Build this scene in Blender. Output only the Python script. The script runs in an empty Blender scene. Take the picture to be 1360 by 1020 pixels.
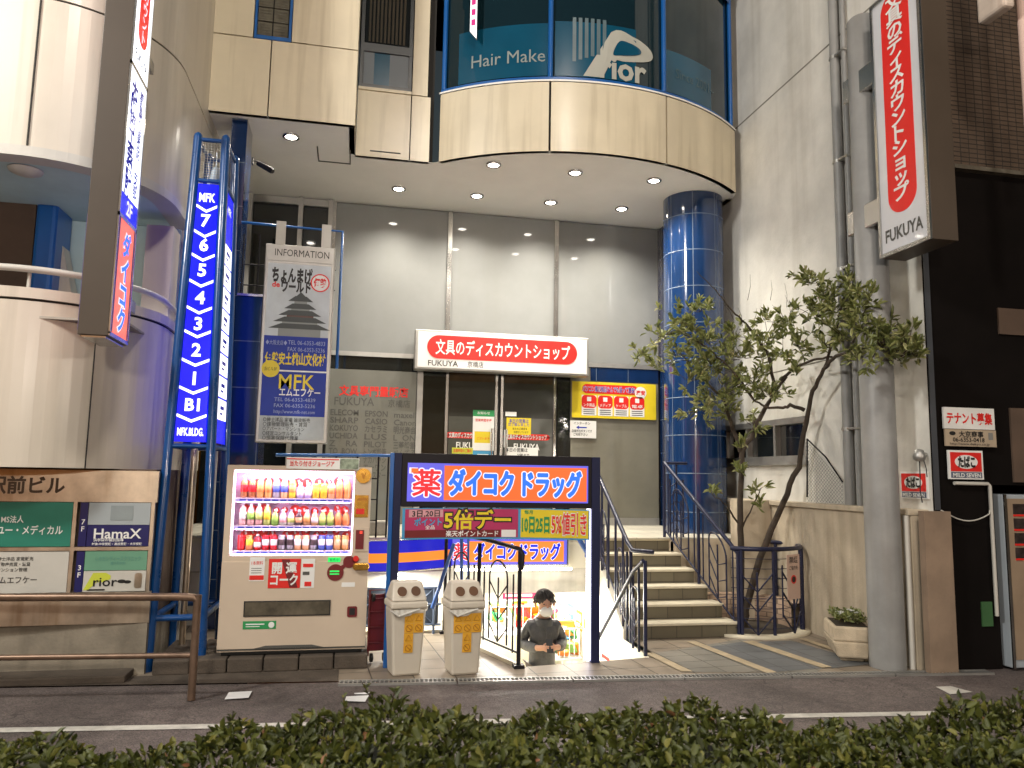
import bpy, bmesh, math, random
import numpy as np
from mathutils import Vector, Matrix
random.seed(7); rng = np.random.default_rng(7)
scene = bpy.context.scene; COL = scene.collection
R = math.radians
# ------------------------------------------------------------------ camera
F = 1022.0; H = 1.75; YAW = R(11.5); PITCH = math.atan(.1205); ROLL = .017
f_ = Vector((math.sin(YAW)*math.cos(PITCH), math.cos(YAW)*math.cos(PITCH), math.sin(PITCH)))
r0 = Vector((math.cos(YAW), -math.sin(YAW), 0)); u0 = r0.cross(f_)
r_ = r0*math.cos(ROLL) + u0*math.sin(ROLL); u_ = -r0*math.sin(ROLL) + u0*math.cos(ROLL)
CAM = Vector((0, 0, H))
cam = bpy.data.cameras.new('camera'); co = bpy.data.objects.new('camera', cam); COL.objects.link(co)
cam.sensor_width = 36; cam.lens = 36*F/1360; cam.clip_end = 500; cam.clip_start = .05
m3 = Matrix((r_, u_, -f_)).transposed()
co.matrix_world = Matrix.Translation(CAM) @ m3.to_4x4()
scene.camera = co
cam.dof.use_dof = True; cam.dof.focus_distance = 9.5; cam.dof.aperture_fstop = 4.5
# ------------------------------------------------------------------ night sky
w = bpy.data.worlds.new('World'); scene.world = w; w.use_nodes = True
wn = w.node_tree.nodes; bg = wn['Background']
sky = wn.new('ShaderNodeTexSky'); sky.sky_type = 'NISHITA'; sky.sun_disc = False
sky.sun_elevation = R(1.0); sky.sun_rotation = R(200)
w.node_tree.links.new(sky.outputs[0], bg.inputs[0]); bg.inputs[1].default_value = .05
scene.view_settings.view_transform = 'Standard'; scene.view_settings.look = 'None'
scene.view_settings.exposure = .08; scene.view_settings.gamma = 1
scene.render.engine = 'CYCLES'
cy = scene.cycles; cy.max_bounces = 7; cy.diffuse_bounces = 3; cy.glossy_bounces = 3; cy.transparent_max_bounces = 12
cy.sample_clamp_indirect = 4; cy.use_denoising = True; cy.caustics_reflective = False; cy.caustics_refractive = False
STREET = 2300; DOWN = 150
# ------------------------------------------------------------------ colour, materials
def lin(h):
    if not isinstance(h, str): return tuple(h)
    c = [int(h[i:i+2], 16)/255 for i in (0, 2, 4)]
    return tuple(x/12.92 if x <= .04045 else ((x+.055)/1.055)**2.4 for x in c)
def _nt(name):
    m = bpy.data.materials.new(name); m.use_nodes = True
    nt = m.node_tree; return m, nt, nt.nodes['Principled BSDF']
def _pos(nt, scale=(1, 1, 1), rot=0):
    g = nt.nodes.new('ShaderNodeNewGeometry'); mp = nt.nodes.new('ShaderNodeMapping')
    mp.inputs['Scale'].default_value = scale; mp.inputs['Rotation'].default_value = (0, 0, rot)
    nt.links.new(g.outputs['Position'], mp.inputs['Vector']); return mp.outputs['Vector']
def mat(name, col, rough=.5, metal=0, var=.15, scale=2.5, bump=0, bscale=60, coat=0, streak=0, dirt=None, dirt_amt=.5, spec=.5, crough=.04):
    m, nt, b = _nt(name); c = lin(col); L = nt.links.new
    b.inputs['Roughness'].default_value = rough; b.inputs['Metallic'].default_value = metal
    b.inputs['Coat Weight'].default_value = coat; b.inputs['Coat Roughness'].default_value = crough
    b.inputs['Specular IOR Level'].default_value = spec
    if var > 0:
        n = nt.nodes.new('ShaderNodeTexNoise'); n.inputs['Scale'].default_value = scale; n.inputs['Detail'].default_value = 6; n.inputs['Roughness'].default_value = .62
        L(_pos(nt), n.inputs['Vector'])
        mx = nt.nodes.new('ShaderNodeMix'); mx.data_type = 'RGBA'
        cr = nt.nodes.new('ShaderNodeMapRange'); cr.inputs[1].default_value = .3; cr.inputs[2].default_value = .7
        L(n.outputs[0], cr.inputs[0]); L(cr.outputs[0], mx.inputs[0])
        mx.inputs[6].default_value = tuple(x*(1-var) for x in c)+(1,); mx.inputs[7].default_value = tuple(min(1, x*(1+var)) for x in c)+(1,)
        out = mx.outputs[2]
        if streak:
            n2 = nt.nodes.new('ShaderNodeTexNoise'); n2.inputs['Scale'].default_value = streak; n2.inputs['Detail'].default_value = 5
            L(_pos(nt, (1, 1, .06)), n2.inputs['Vector'])
            r2 = nt.nodes.new('ShaderNodeMapRange'); r2.inputs[1].default_value = .52; r2.inputs[2].default_value = .78; r2.inputs[4].default_value = dirt_amt
            L(n2.outputs[0], r2.inputs[0])
            m2 = nt.nodes.new('ShaderNodeMix'); m2.data_type = 'RGBA'; L(r2.outputs[0], m2.inputs[0]); L(out, m2.inputs[6])
            m2.inputs[7].default_value = (lin(dirt) if dirt else tuple(x*.35 for x in c))+(1,); out = m2.outputs[2]
        L(out, b.inputs['Base Color'])
        rr = nt.nodes.new('ShaderNodeMapRange'); rr.inputs[3].default_value = max(.02, rough*.85); rr.inputs[4].default_value = min(1, rough*1.2)
        L(n.outputs[0], rr.inputs[0]); L(rr.outputs[0], b.inputs['Roughness'])
    else: b.inputs['Base Color'].default_value = c+(1,)
    if bump:
        n3 = nt.nodes.new('ShaderNodeTexNoise'); n3.inputs['Scale'].default_value = bscale; n3.inputs['Detail'].default_value = 4
        L(_pos(nt), n3.inputs['Vector']); bp = nt.nodes.new('ShaderNodeBump'); bp.inputs['Strength'].default_value = bump; bp.inputs['Distance'].default_value = .01
        L(n3.outputs[0], bp.inputs['Height']); L(bp.outputs[0], b.inputs['Normal'])
    return m
def glow(name, col, s=1.0, sample=False, rough=.25):
    m, nt, b = _nt(name); c = lin(col)
    b.inputs['Base Color'].default_value = tuple(x*.25 for x in c)+(1,); b.inputs['Roughness'].default_value = rough
    b.inputs['Emission Color'].default_value = c+(1,); b.inputs['Emission Strength'].default_value = s
    n = nt.nodes.new('ShaderNodeTexNoise'); n.inputs['Scale'].default_value = 1.3; nt.links.new(_pos(nt), n.inputs['Vector'])
    r = nt.nodes.new('ShaderNodeMapRange'); r.inputs[3].default_value = s*.85; r.inputs[4].default_value = s*1.15
    nt.links.new(n.outputs[0], r.inputs[0]); nt.links.new(r.outputs[0], b.inputs['Emission Strength'])
    m.cycles.emission_sampling = 'AUTO' if sample else 'NONE'
    return m
def tiles(name, c1, c2, mortar, bw, bh, ms=.006, plane='xy', rot=0, rough=.4, off=.0, var=.25, coat=0):
    m, nt, b = _nt(name); L = nt.links.new
    p = _pos(nt)
    if plane != 'xy':
        sp = nt.nodes.new('ShaderNodeSeparateXYZ'); cb = nt.nodes.new('ShaderNodeCombineXYZ'); L(p, sp.inputs[0])
        L(sp.outputs[0 if plane == 'xz' else 1], cb.inputs[0]); L(sp.outputs[2], cb.inputs[1]); p = cb.outputs[0]
    else:
        mp = p.node; mp.inputs['Rotation'].default_value = (0, 0, rot)
    br = nt.nodes.new('ShaderNodeTexBrick'); br.offset = off; br.inputs['Scale'].default_value = 1
    br.inputs['Color1'].default_value = lin(c1)+(1,); br.inputs['Color2'].default_value = lin(c2)+(1,); br.inputs['Mortar'].default_value = lin(mortar)+(1,)
    br.inputs['Mortar Size'].default_value = ms; br.inputs['Mortar Smooth'].default_value = .2; br.inputs['Brick Width'].default_value = bw; br.inputs['Row Height'].default_value = bh
    L(p, br.inputs['Vector'])
    n = nt.nodes.new('ShaderNodeTexNoise'); n.inputs['Scale'].default_value = 2.2; n.inputs['Detail'].default_value = 7; L(_pos(nt), n.inputs['Vector'])
    r = nt.nodes.new('ShaderNodeMapRange'); r.inputs[1].default_value = .25; r.inputs[2].default_value = .75; r.inputs[3].default_value = 1-var; r.inputs[4].default_value = 1+var*.6
    L(n.outputs[0], r.inputs[0])
    mx = nt.nodes.new('ShaderNodeVectorMath'); mx.operation = 'SCALE'; L(br.outputs[0], mx.inputs[0]); L(r.outputs[0], mx.inputs['Scale']); L(mx.outputs[0], b.inputs['Base Color'])
    b.inputs['Roughness'].default_value = rough; b.inputs['Coat Weight'].default_value = coat; b.inputs['Coat Roughness'].default_value = .05
    bp = nt.nodes.new('ShaderNodeBump'); bp.inputs['Strength'].default_value = .5; bp.inputs['Distance'].default_value = .004; bp.invert = True
    L(br.outputs['Fac'], bp.inputs['Height']); L(bp.outputs[0], b.inputs['Normal'])
    return m
def glass(name, tint='ffffff', rough=.02, refl=.12):
    m, nt, b = _nt(name); nt.nodes.remove(b); L = nt.links.new
    t = nt.nodes.new('ShaderNodeBsdfTransparent'); t.inputs[0].default_value = lin(tint)+(1,)
    g = nt.nodes.new('ShaderNodeBsdfGlossy'); g.inputs['Roughness'].default_value = rough
    mx = nt.nodes.new('ShaderNodeMixShader'); fr = nt.nodes.new('ShaderNodeFresnel'); fr.inputs[0].default_value = 1.45
    L(fr.outputs[0], mx.inputs[0]); L(t.outputs[0], mx.inputs[1]); L(g.outputs[0], mx.inputs[2]); L(mx.outputs[0], nt.nodes['Material Output'].inputs[0]); return m
def leafmat(name, ramp, rough=.4):
    m, nt, b = _nt(name); L = nt.links.new
    a = nt.nodes.new('ShaderNodeAttribute'); a.attribute_name = 'tint'
    cr = nt.nodes.new('ShaderNodeValToRGB'); e = cr.color_ramp.elements
    while len(e) < len(ramp): e.new(.5)
    for i, (p, c) in enumerate(ramp): e[i].position = p; e[i].color = lin(c)+(1,)
    L(a.outputs['Fac'], cr.inputs[0]); L(cr.outputs[0], b.inputs['Base Color']); b.inputs['Roughness'].default_value = rough
    tl = nt.nodes.new('ShaderNodeBsdfTranslucent'); L(cr.outputs[0], tl.inputs[0]); mx = nt.nodes.new('ShaderNodeMixShader'); mx.inputs[0].default_value = .25
    L(b.outputs[0], mx.inputs[1]); L(tl.outputs[0], mx.inputs[2]); L(mx.outputs[0], nt.nodes['Material Output'].inputs[0])
    return m
M = {}
def mm(k, *a, **kw): M[k] = mat(k, *a, **kw)
mm('asphalt', (.105, .085, .083), .8, var=.3, scale=1.2, bump=.6, bscale=140)
mm('white_line', 'b8b4ac', .7, var=.25, scale=9)
mm('cream_panel', (.68, .60, .44), .42, var=.09, scale=.9, streak=7, dirt=(.36, .29, .18), dirt_amt=.6, coat=.25, crough=.22, bump=.04, bscale=2.2)
mm('left_panel', (.62, .56, .47), .42, var=.07, scale=.8, streak=6, dirt=(.36, .32, .26), dirt_amt=.5, coat=.25, crough=.22, bump=.04, bscale=2)
mm('joint', (.02, .018, .015), .8, var=0)
mm('soffit', (.90, .88, .84), .6, var=.05, scale=1.1)
mm('balcony_ceiling', (.50, .66, .69), .6, var=.08)
mm('blue_paint', (.005, .10, .36), .3, var=.1, coat=.3)
mm('pylon_blue', (.002, .055, .21), .28, var=.12, scale=5, coat=.3)
mm('navy', (.009, .012, .048), .5, var=.15, spec=.3)
mm('rail_navy', (.008, .011, .042), .4, var=.2, coat=.1)
mm('black_metal', (.010, .008, .011), .5, var=.2, spec=.25)
mm('steel', (.55, .54, .52), .25, metal=1, var=.1)
mm('dull_steel', (.42, .41, .39), .45, metal=.8, var=.15)
mm('bronze_steel', (.62, .53, .42), .38, metal=1, var=.3, scale=3.0, streak=7, dirt=(.30, .19, .10), dirt_amt=.8)  # streak colour paints blurred warm reflections into the steel
mm('grey_glass', (.225, .23, .225), .5, var=.05, coat=1, streak=2.2, dirt=(.2, .2, .18), dirt_amt=.35)
mm('grey_glass_low', (.15, .15, .13), .5, var=.08, coat=.8, streak=2.0, dirt=(.13, .13, .11), dirt_amt=.4)
mm('dark_glass', (.012, .014, .014), .06, var=0, coat=.6)
mm('teal_glass', (.006, .02, .028), .04, var=0, coat=.6)
mm('film_blue', (.003, .07, .13), .2, var=.12, scale=1.2, coat=.7)
mm('frame_dark', (.03, .035, .04), .35, var=.1)
mm('concrete', (.40, .37, .32), .85, var=.25, scale=2.5, streak=4, dirt=(.13, .115, .09), dirt_amt=.7, bump=.4, bscale=45)
mm('wall_paint', (.66, .645, .60), .75, var=.16, scale=1.3, streak=3.2, dirt=(.34, .31, .26), dirt_amt=.5, bump=.25, bscale=30)
mm('low_wall', (.52, .44, .33), .8, var=.2, scale=1.4, streak=5, dirt=(.24, .19, .13), dirt_amt=.6, bump=.3, bscale=40)
mm('brown_wall', (.10, .065, .045), .75, var=.25, scale=2)
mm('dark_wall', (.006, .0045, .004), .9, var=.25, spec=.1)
mm('sign_brown', (.06, .042, .028), .5, var=.12, scale=1.2)
mm('white_plastic', (.62, .56, .47), .4, var=.06, scale=2, streak=3, dirt=(.4, .34, .27), dirt_amt=.3)
mm('vm_body', (.60, .49, .38), .35, var=.04, coat=.2)
mm('white', (.8, .8, .78), .5, var=.05)
mm('off_white', (.55, .53, .48), .5, var=.08)
mm('black', (.01, .01, .01), .5, var=0)
mm('red', (.72, .02, .015), .4, var=.06)
mm('dark_red', (.16, .012, .015), .4, var=.15)
mm('yellow', (.75, .58, .02), .45, var=.06)
mm('orange', (.8, .25, .02), .45, var=.05)
mm('bin_orange', (.78, .40, .03), .5, var=.08)
mm('bin_line', (.42, .16, .01), .5, var=0)
mm('green', (.02, .27, .08), .5, var=.08)
mm('light_green', (.25, .5, .12), .5, var=.08)
mm('magenta', (.42, .025, .11), .5, var=.08)
mm('blue_ink', (.02, .04, .4), .5, var=0)
mm('sky_blue', (.05, .3, .55), .5, var=.05)
mm('dark_blue', (.012, .012, .1), .35, var=.1)
mm('grey_ink', (.085, .083, .075), .55, var=0)
mm('grey', (.22, .22, .21), .5, var=.1)
mm('hole_brown', (.12, .055, .025), .6, var=.2)
mm('gold', (.75, .42, .08), .25, metal=.9, var=.2, scale=12)
mm('bark', (.05, .036, .025), .85, var=.35, scale=9, bump=.8, bscale=50)
mm('soil', (.04, .03, .02), .95, var=.4, scale=15)
mm('planter_stone', (.52, .43, .31), .85, var=.2, scale=6, bump=.5, bscale=90)
mm('rust', (.22, .10, .05), .7, metal=.3, var=.3, scale=12)
mm('rail_brown', (.20, .13, .09), .4, metal=.6, var=.25, scale=8)
mm('pole_paint', (.27, .27, .265), .45, var=.15, scale=3, streak=6, dirt=(.2, .18, .16), dirt_amt=.5)
mm('teal_green', (.02, .20, .14), .4, var=.08, coat=.3)
mm('mint', (.14, .33, .22), .4, var=.08, coat=.3)
mm('pale_grey', (.36, .40, .42), .4, var=.06, coat=.3)
mm('lime', (.55, .6, .05), .5, var=.05)
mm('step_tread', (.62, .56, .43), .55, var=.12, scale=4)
mm('bright_wall', (.82, .78, .66), .55, var=.06)
mm('pinkish', (.62, .45, .38), .6, var=.1)
mm('skin', (.50, .27, .18), .5, var=.06)
mm('hair', (.022, .017, .014), .55, var=.3, scale=60)
mm('jacket', (.048, .048, .052), .5, var=.5, scale=7, bump=1.0, bscale=22)
mm('trousers', (.045, .03, .025), .8, var=.3, scale=9)
mm('paper', (.75, .75, .74), .7, var=.05)
def asphalt(name):
    m, nt, b = _nt(name); L = nt.links.new; p = _pos(nt)
    def noise(sc, det=4): n = nt.nodes.new('ShaderNodeTexNoise'); n.inputs['Scale'].default_value = sc; n.inputs['Detail'].default_value = det; L(p, n.inputs['Vector']); return n.outputs[0]
    def rng_(x, a, b_, c, d): r = nt.nodes.new('ShaderNodeMapRange'); r.inputs[1].default_value = a; r.inputs[2].default_value = b_; r.inputs[3].default_value = c; r.inputs[4].default_value = d; L(x, r.inputs[0]); return r.outputs[0]
    def mul(x, y): q = nt.nodes.new('ShaderNodeMath'); q.operation = 'MULTIPLY'; L(x, q.inputs[0]); L(y, q.inputs[1]); return q.outputs[0]
    sp = nt.nodes.new('ShaderNodeTexVoronoi'); sp.inputs['Scale'].default_value = 110; L(p, sp.inputs['Vector'])
    cr_ = nt.nodes.new('ShaderNodeTexVoronoi'); cr_.feature = 'DISTANCE_TO_EDGE'; cr_.inputs['Scale'].default_value = .55
    wv = nt.nodes.new('ShaderNodeVectorMath'); wv.operation = 'ADD'; nn = nt.nodes.new('ShaderNodeTexNoise'); nn.inputs['Scale'].default_value = 3; L(p, nn.inputs['Vector']); L(p, wv.inputs[0]); L(nn.outputs[1], wv.inputs[1]); L(wv.outputs[0], cr_.inputs['Vector'])
    sep = nt.nodes.new('ShaderNodeSeparateColor'); L(sp.outputs['Color'], sep.inputs[0])
    v = mul(mul(rng_(sep.outputs[0], 0, 1, .62, 1.5), rng_(noise(.9, 7), .3, .7, .65, 1.3)), mul(rng_(cr_.outputs['Distance'], .0, .006, .45, 1), rng_(noise(9, 5), .35, .75, 1.15, .75)))
    mx = nt.nodes.new('ShaderNodeVectorMath'); mx.operation = 'SCALE'; mx.inputs[0].default_value = (.104, .083, .077); L(v, mx.inputs['Scale']); L(mx.outputs[0], b.inputs['Base Color']); b.inputs['Roughness'].default_value = .78
    bp = nt.nodes.new('ShaderNodeBump'); bp.inputs['Strength'].default_value = .7; bp.inputs['Distance'].default_value = .006; L(sp.outputs['Distance'], bp.inputs['Height']); L(bp.outputs[0], b.inputs['Normal']); return m
M['asphalt'] = asphalt('asphalt')
M['plaza'] = tiles('plaza', (.27, .22, .165), (.21, .17, .13), (.05, .04, .03), .36, .36, .006, rot=R(-4), rough=.5)
M['dark_paving'] = tiles('dark_paving', (.14, .145, .15), (.11, .115, .12), (.05, .05, .05), .3, .3, .005, rot=R(-4), rough=.55)
M['grey_paving'] = tiles('grey_paving', (.24, .22, .185), (.19, .18, .155), (.07, .06, .05), .3, .24, .006, rot=R(-4), rough=.5)
M['blue_tile'] = tiles('blue_tile', (.006, .022, .08), (.007, .026, .092), (.11, .15, .21), .55, .545, .006, 'xz', rough=.12, coat=.6)
M['blue_tile_side'] = tiles('blue_tile_side', (.006, .022, .08), (.007, .026, .092), (.11, .15, .21), .55, .545, .006, 'yz', rough=.12, coat=.6)
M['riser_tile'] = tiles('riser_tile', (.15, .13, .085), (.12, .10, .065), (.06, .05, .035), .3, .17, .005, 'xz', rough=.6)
M['landing_tile'] = tiles('landing_tile', (.62, .58, .48), (.58, .54, .45), (.3, .27, .22), .3, .3, .006, rough=.4)
M['brown_mosaic'] = tiles('brown_mosaic', (.11, .075, .052), (.085, .058, .04), (.03, .022, .016), .1, .05, .006, 'xz', rough=.5)
M['pit_brick'] = tiles('pit_brick', (.42, .30, .21), (.36, .25, .18), (.16, .11, .08), .12, .06, .005, 'xz', rough=.7, off=.5)
M['band'] = mat('band', (.40, .32, .21), .6, var=.25, scale=5)
M['block'] = mat('block', (.085, .066, .05), .9, var=.3, scale=5, bump=.6, bscale=60)
M['white_tile'] = tiles('white_tile', (.8, .76, .66), (.78, .74, .64), (.45, .42, .36), .45, .3, .006, 'xz', rough=.3)
M['glass'] = glass('glass'); M['bottle_clear'] = glass('bottle_clear', 'e8f0f0')
G = {}
def gg(k, *a, **kw): G[k] = glow('glow_'+k, *a, **kw)
gg('white', 'ffffff', 1.5, True); gg('sign_white', 'f0f4ff', 2.0, True); gg('blue', '0410f0', 1.05, True); gg('orange', 'f4703a', .95, True)
gg('violet', '6a66e0', .95, True); gg('kana_blue', '3878f4', 1.0); gg('halo', 'f8f2ff', 1.0); gg('red', 'f0333a', .95, True); gg('deep_blue', '2030e0', .95)
gg('sign_red', 'e8201a', 1.0, True); gg('sign_blue_ink', '12128a', .9); gg('tube', 'fff4e4', 9, True); gg('lens', 'fff6e8', 30); gg('lamp', 'ffd9a8', 30)
gg('vm_tube', 'ffeaff', 5, True); gg('vm_back', 'd04a6a', .30); gg('led_green', '30ff70', .9); gg('led_red', 'ff5040', 1.0); gg('inner_orange', 'ff8a3c', 1.0, True)
gg('shelf_strip', 'c6b4f0', .75); gg('price', '4858d8', .6); gg('stripe_blue', '2626c8', .8); gg('stripe_orange', 'ff9034', .95); gg('store', 'fff3dc', 1.3, True)
gg('deep_orange', 'f0662c', 1.3, True)
# ------------------------------------------------------------------ geometry helpers
def ray(px, py): return f_ + r_*((px-680)/F) - u_*((py-510)/F)
def at_y(px, py, Y): d = ray(px, py); return CAM + d*(Y/d.y)
def at_x(px, py, X): d = ray(px, py); return CAM + d*(X/d.x)
def at_z(px, py, Z): d = ray(px, py); return CAM + d*((Z-H)/d.z)
class Fr:                                           # a board's own frame: u right, v up, n out of its face
    def __init__(s, O, ang=0, U=(0, 0, 1)):
        s.O = Vector(O); s.R = Vector((math.cos(ang), math.sin(ang), 0)); s.U = Vector(U).normalized(); s.N = s.R.cross(s.U)
    def pt(s, u, v, n=0): return s.O + s.R*u + s.U*v + s.N*n
class MB:
    def __init__(s): s.v = []; s.f = []; s.m = []; s.sm = []
    def add(s, pts, faces, mi=0, smooth=False):
        k = len(s.v); s.v += [tuple(p) for p in pts]
        for f in faces: s.f.append(tuple(i+k for i in f)); s.m.append(mi); s.sm.append(smooth)
        return s
    def poly(s, pts, mi=0): return s.add(pts, [tuple(range(len(pts)))], mi)
    def box(s, x0, x1, y0, y1, z0, z1, mi=0):
        p = [(x, y, z) for z in (z0, z1) for y in (y0, y1) for x in (x0, x1)]
        return s.add(p, [(0, 2, 3, 1), (4, 5, 7, 6), (0, 1, 5, 4), (2, 6, 7, 3), (0, 4, 6, 2), (1, 3, 7, 5)], mi)
    def fbox(s, fr, u0, u1, v0, v1, n0, n1, mi=0):
        p = [fr.pt(u, v, n) for n in (n0, n1) for v in (v0, v1) for u in (u0, u1)]
        return s.add(p, [(0, 2, 3, 1), (4, 5, 7, 6), (0, 1, 5, 4), (2, 6, 7, 3), (0, 4, 6, 2), (1, 3, 7, 5)], mi)
    def hexa(s, b, t, mi=0):                        # two quads, same winding seen from above
        return s.add(list(b)+list(t), [(3, 2, 1, 0), (4, 5, 6, 7), (0, 1, 5, 4), (1, 2, 6, 5), (2, 3, 7, 6), (3, 0, 4, 7)], mi)
    def prism(s, fr, poly, n0, n1, mi=0):
        k = len(poly); a = [fr.pt(u, v, n0) for u, v in poly]; b = [fr.pt(u, v, n1) for u, v in poly]
        return s.add(a+b, [tuple(reversed(range(k))), tuple(range(k, 2*k))]+[(i, (i+1) % k, k+(i+1) % k, k+i) for i in range(k)], mi)
    def rrect(s, fr, u0, u1, v0, v1, rad, n0, n1, mi=0, seg=8):
        P = []
        for cx, cy, a0 in ((u1-rad, v1-rad, 0), (u0+rad, v1-rad, 90), (u0+rad, v0+rad, 180), (u1-rad, v0+rad, 270)):
            for i in range(seg+1): a = R(a0+90*i/seg); P.append((cx+rad*math.cos(a), cy+rad*math.sin(a)))
        return s.prism(fr, P, n0, n1, mi)
    def disc(s, fr, u, v, ru, rv, n0, n1, mi=0, seg=24):
        return s.prism(fr, [(u+ru*math.cos(2*math.pi*i/seg), v+rv*math.sin(2*math.pi*i/seg)) for i in range(seg)], n0, n1, mi)
    def tube(s, pts, r, n=8, mi=0, closed=False, smooth=True):
        pts = [Vector(p) for p in pts]; N = len(pts); rs = r if isinstance(r, (list, tuple)) else [r]*N
        V = []; prev = None
        for i, p in enumerate(pts):
            if closed: t = pts[(i+1) % N]-pts[i-1]
            else: t = pts[min(i+1, N-1)]-pts[max(i-1, 0)]
            t.normalize()
            if prev is None: a = Vector((0, 0, 1)) if abs(t.z) < .9 else Vector((1, 0, 0)); x = t.cross(a).normalized()
            else: x = (prev-t*prev.dot(t)).normalized()
            prev = x; y = t.cross(x)
            for j in range(n): a = 2*math.pi*j/n; V.append(p+(x*math.cos(a)+y*math.sin(a))*rs[i])
        fs = [(i*n+j, i*n+(j+1) % n, ((i+1) % N)*n+(j+1) % n, ((i+1) % N)*n+j) for i in range(N if closed else N-1) for j in range(n)]
        s.add(V, fs, mi, smooth)
        if not closed: s.add(V[:n], [tuple(reversed(range(n)))], mi); s.add(V[-n:], [tuple(range(n))], mi)
        return s
    def lathe(s, c, prof, n=20, mi=0, a0=0, a1=360, sx=1, sy=1):
        full = a1-a0 >= 360; K = n if full else n+1; V = []
        for r, z in prof:
            for j in range(K): a = R(a0+(a1-a0)*j/n); V.append((c[0]+sx*r*math.cos(a), c[1]+sy*r*math.sin(a), c[2]+z))
        fs = [(i*K+j, i*K+(j+1) % K, (i+1)*K+(j+1) % K, (i+1)*K+j) for i in range(len(prof)-1) for j in range(K if full else K-1)]
        return s.add(V, fs, mi, True)
    def grid(s, fn, nu, nv, mi=0, smooth=True):     # fn(i/nu, j/nv)
        V = [fn(i/nu, j/nv) for j in range(nv+1) for i in range(nu+1)]; k = nu+1
        return s.add(V, [(j*k+i, j*k+i+1, (j+1)*k+i+1, (j+1)*k+i) for j in range(nv) for i in range(nu)], mi, smooth)
    def text(s, txt, fr, u, v, h, w=None, mi=0, bold=0, n=.004, al='C', rot=0, shear=0, warp=None, sx=1):
        co_ = bpy.data.curves.new('t', 'FONT'); co_.body = txt; co_.size = 1; co_.offset = bold; co_.shear = shear; co_.resolution_u = 2
        ob = bpy.data.objects.new('t', co_); COL.objects.link(ob)
        bpy.context.view_layer.update(); me = bpy.data.meshes.new_from_object(ob.evaluated_get(bpy.context.evaluated_depsgraph_get()))
        P = [(q.co.x, q.co.y) for q in me.vertices]; fs = [tuple(p.vertices) for p in me.polygons]
        bpy.data.objects.remove(ob); bpy.data.curves.remove(co_); bpy.data.meshes.remove(me)
        if not P: return s
        x0 = min(p[0] for p in P); x1 = max(p[0] for p in P); cjk = any(ord(c) > 0x2000 for c in txt); yc = .38 if cjk else .35
        kx = (w/(x1-x0)) if w else h*sx; cx = {'C': (x0+x1)/2, 'L': x0, 'R': x1}[al]; out = []; cr, sr = math.cos(rot), math.sin(rot)
        for x, y in P:
            a = (x-cx)*kx; b = (y-yc)*h; a, b = a*cr-b*sr, a*sr+b*cr
            out.append(warp(u+a, v+b, n) if warp else fr.pt(u+a, v+b, n))
        return s.add(out, fs, mi)
    def vtext(s, txt, fr, u, v, h, pitch, mi=0, bold=0, n=.004, sx=1):
        for i, c in enumerate(txt): s.text(c, fr, u, v-i*pitch, h, mi=mi, bold=bold, n=n, rot=-math.pi/2 if c in 'ー-' else 0, sx=sx)
        return s
    def btext(s, txt, fr, u, v, h, w, mi, d, n):       # thick strokes: the same glyph laid several times round its place
        k = 12
        for i in range(k): s.text(txt, fr, u+d*math.cos(2*math.pi*i/k), v+d*math.sin(2*math.pi*i/k), h, w=w, mi=mi, n=n+.0002*i)
        return s
    def build(s, name, mats, parent=None, bevel=0, label=None, cat=None, group=None, kind=None, smooth=None):
        me = bpy.data.meshes.new(name); me.from_pydata(s.v, [], s.f); me.update()
        for m in (mats if isinstance(mats, (list, tuple)) else [mats]): me.materials.append(m)
        me.polygons.foreach_set('material_index', s.m)
        me.polygons.foreach_set('use_smooth', [smooth]*len(s.f) if smooth is not None else s.sm)
        o = bpy.data.objects.new(name, me); COL.objects.link(o)
        if parent is not None:
            o.parent = parent
            if parent.type == 'EMPTY': o.matrix_parent_inverse = Matrix.Translation(-parent.location)
        if bevel:
            b = o.modifiers.new('bevel', 'BEVEL'); b.width = bevel; b.segments = 2; b.limit_method = 'ANGLE'
        return tag(o, label, cat, group, kind)
def tag(o, label=None, cat=None, group=None, kind=None):
    for k, x in (('label', label), ('category', cat), ('group', group), ('kind', kind)):
        if x: o[k] = x
    return o
def thing(name, label, cat, loc=(0, 0, 0), group=None):
    o = bpy.data.objects.new(name, None); COL.objects.link(o); o.location = loc; o.empty_display_size = .1
    return tag(o, label, cat, group)
def lamp(kind, name, loc, energy, col=(1, 1, 1), aim=None, parent=None, **kw):
    l = bpy.data.lights.new(name, kind); l.energy = energy; l.color = col
    for k, x in kw.items(): setattr(l, k, x)
    o = bpy.data.objects.new(name, l); COL.objects.link(o); o.location = loc
    if aim is not None: o.rotation_euler = (Vector(aim)-Vector(loc)).to_track_quat('-Z', 'Y').to_euler()
    if parent is not None:
        o.parent = parent; o.matrix_parent_inverse = Matrix.Translation(-parent.location) if parent.type == 'EMPTY' else Matrix()
    return o
# =================================================================== GROUND
def drain_y(x): return 6.90-.072*(x-.46)
MB().poly([(-60, -40, -.006), (60, -40, -.006), (60, 2.6, -.006), (5.9, drain_y(5.9), -.006), (-3, drain_y(-3), -.006), (-60, 10, -.006)]).build('road', M['asphalt'], kind='structure')
MB().poly([(5.95, drain_y(5.95), -.006), (40, 3.0, -.006), (40, 30, -.006), (5.95, 30, -.006)]).build('right_ground', M['asphalt'], kind='structure')
b = MB()
for x0, x1 in ((-8, 1.2), (1.35, 9)):
    b.poly([(x0, 5.76-.09*(x0+.1), -.002), (x1, 5.76-.09*(x1+.1), -.002), (x1, 5.86-.09*(x1+.1), -.002), (x0, 5.86-.09*(x0+.1), -.002)])
q = [at_z(*p, -.002) for p in ((1243, 912), (1262, 922), (1292, 919), (1262, 911))]; b.poly([q[0], q[1], q[2], q[3]])
b.build('road_line', M['white_line'], kind='structure')
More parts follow.
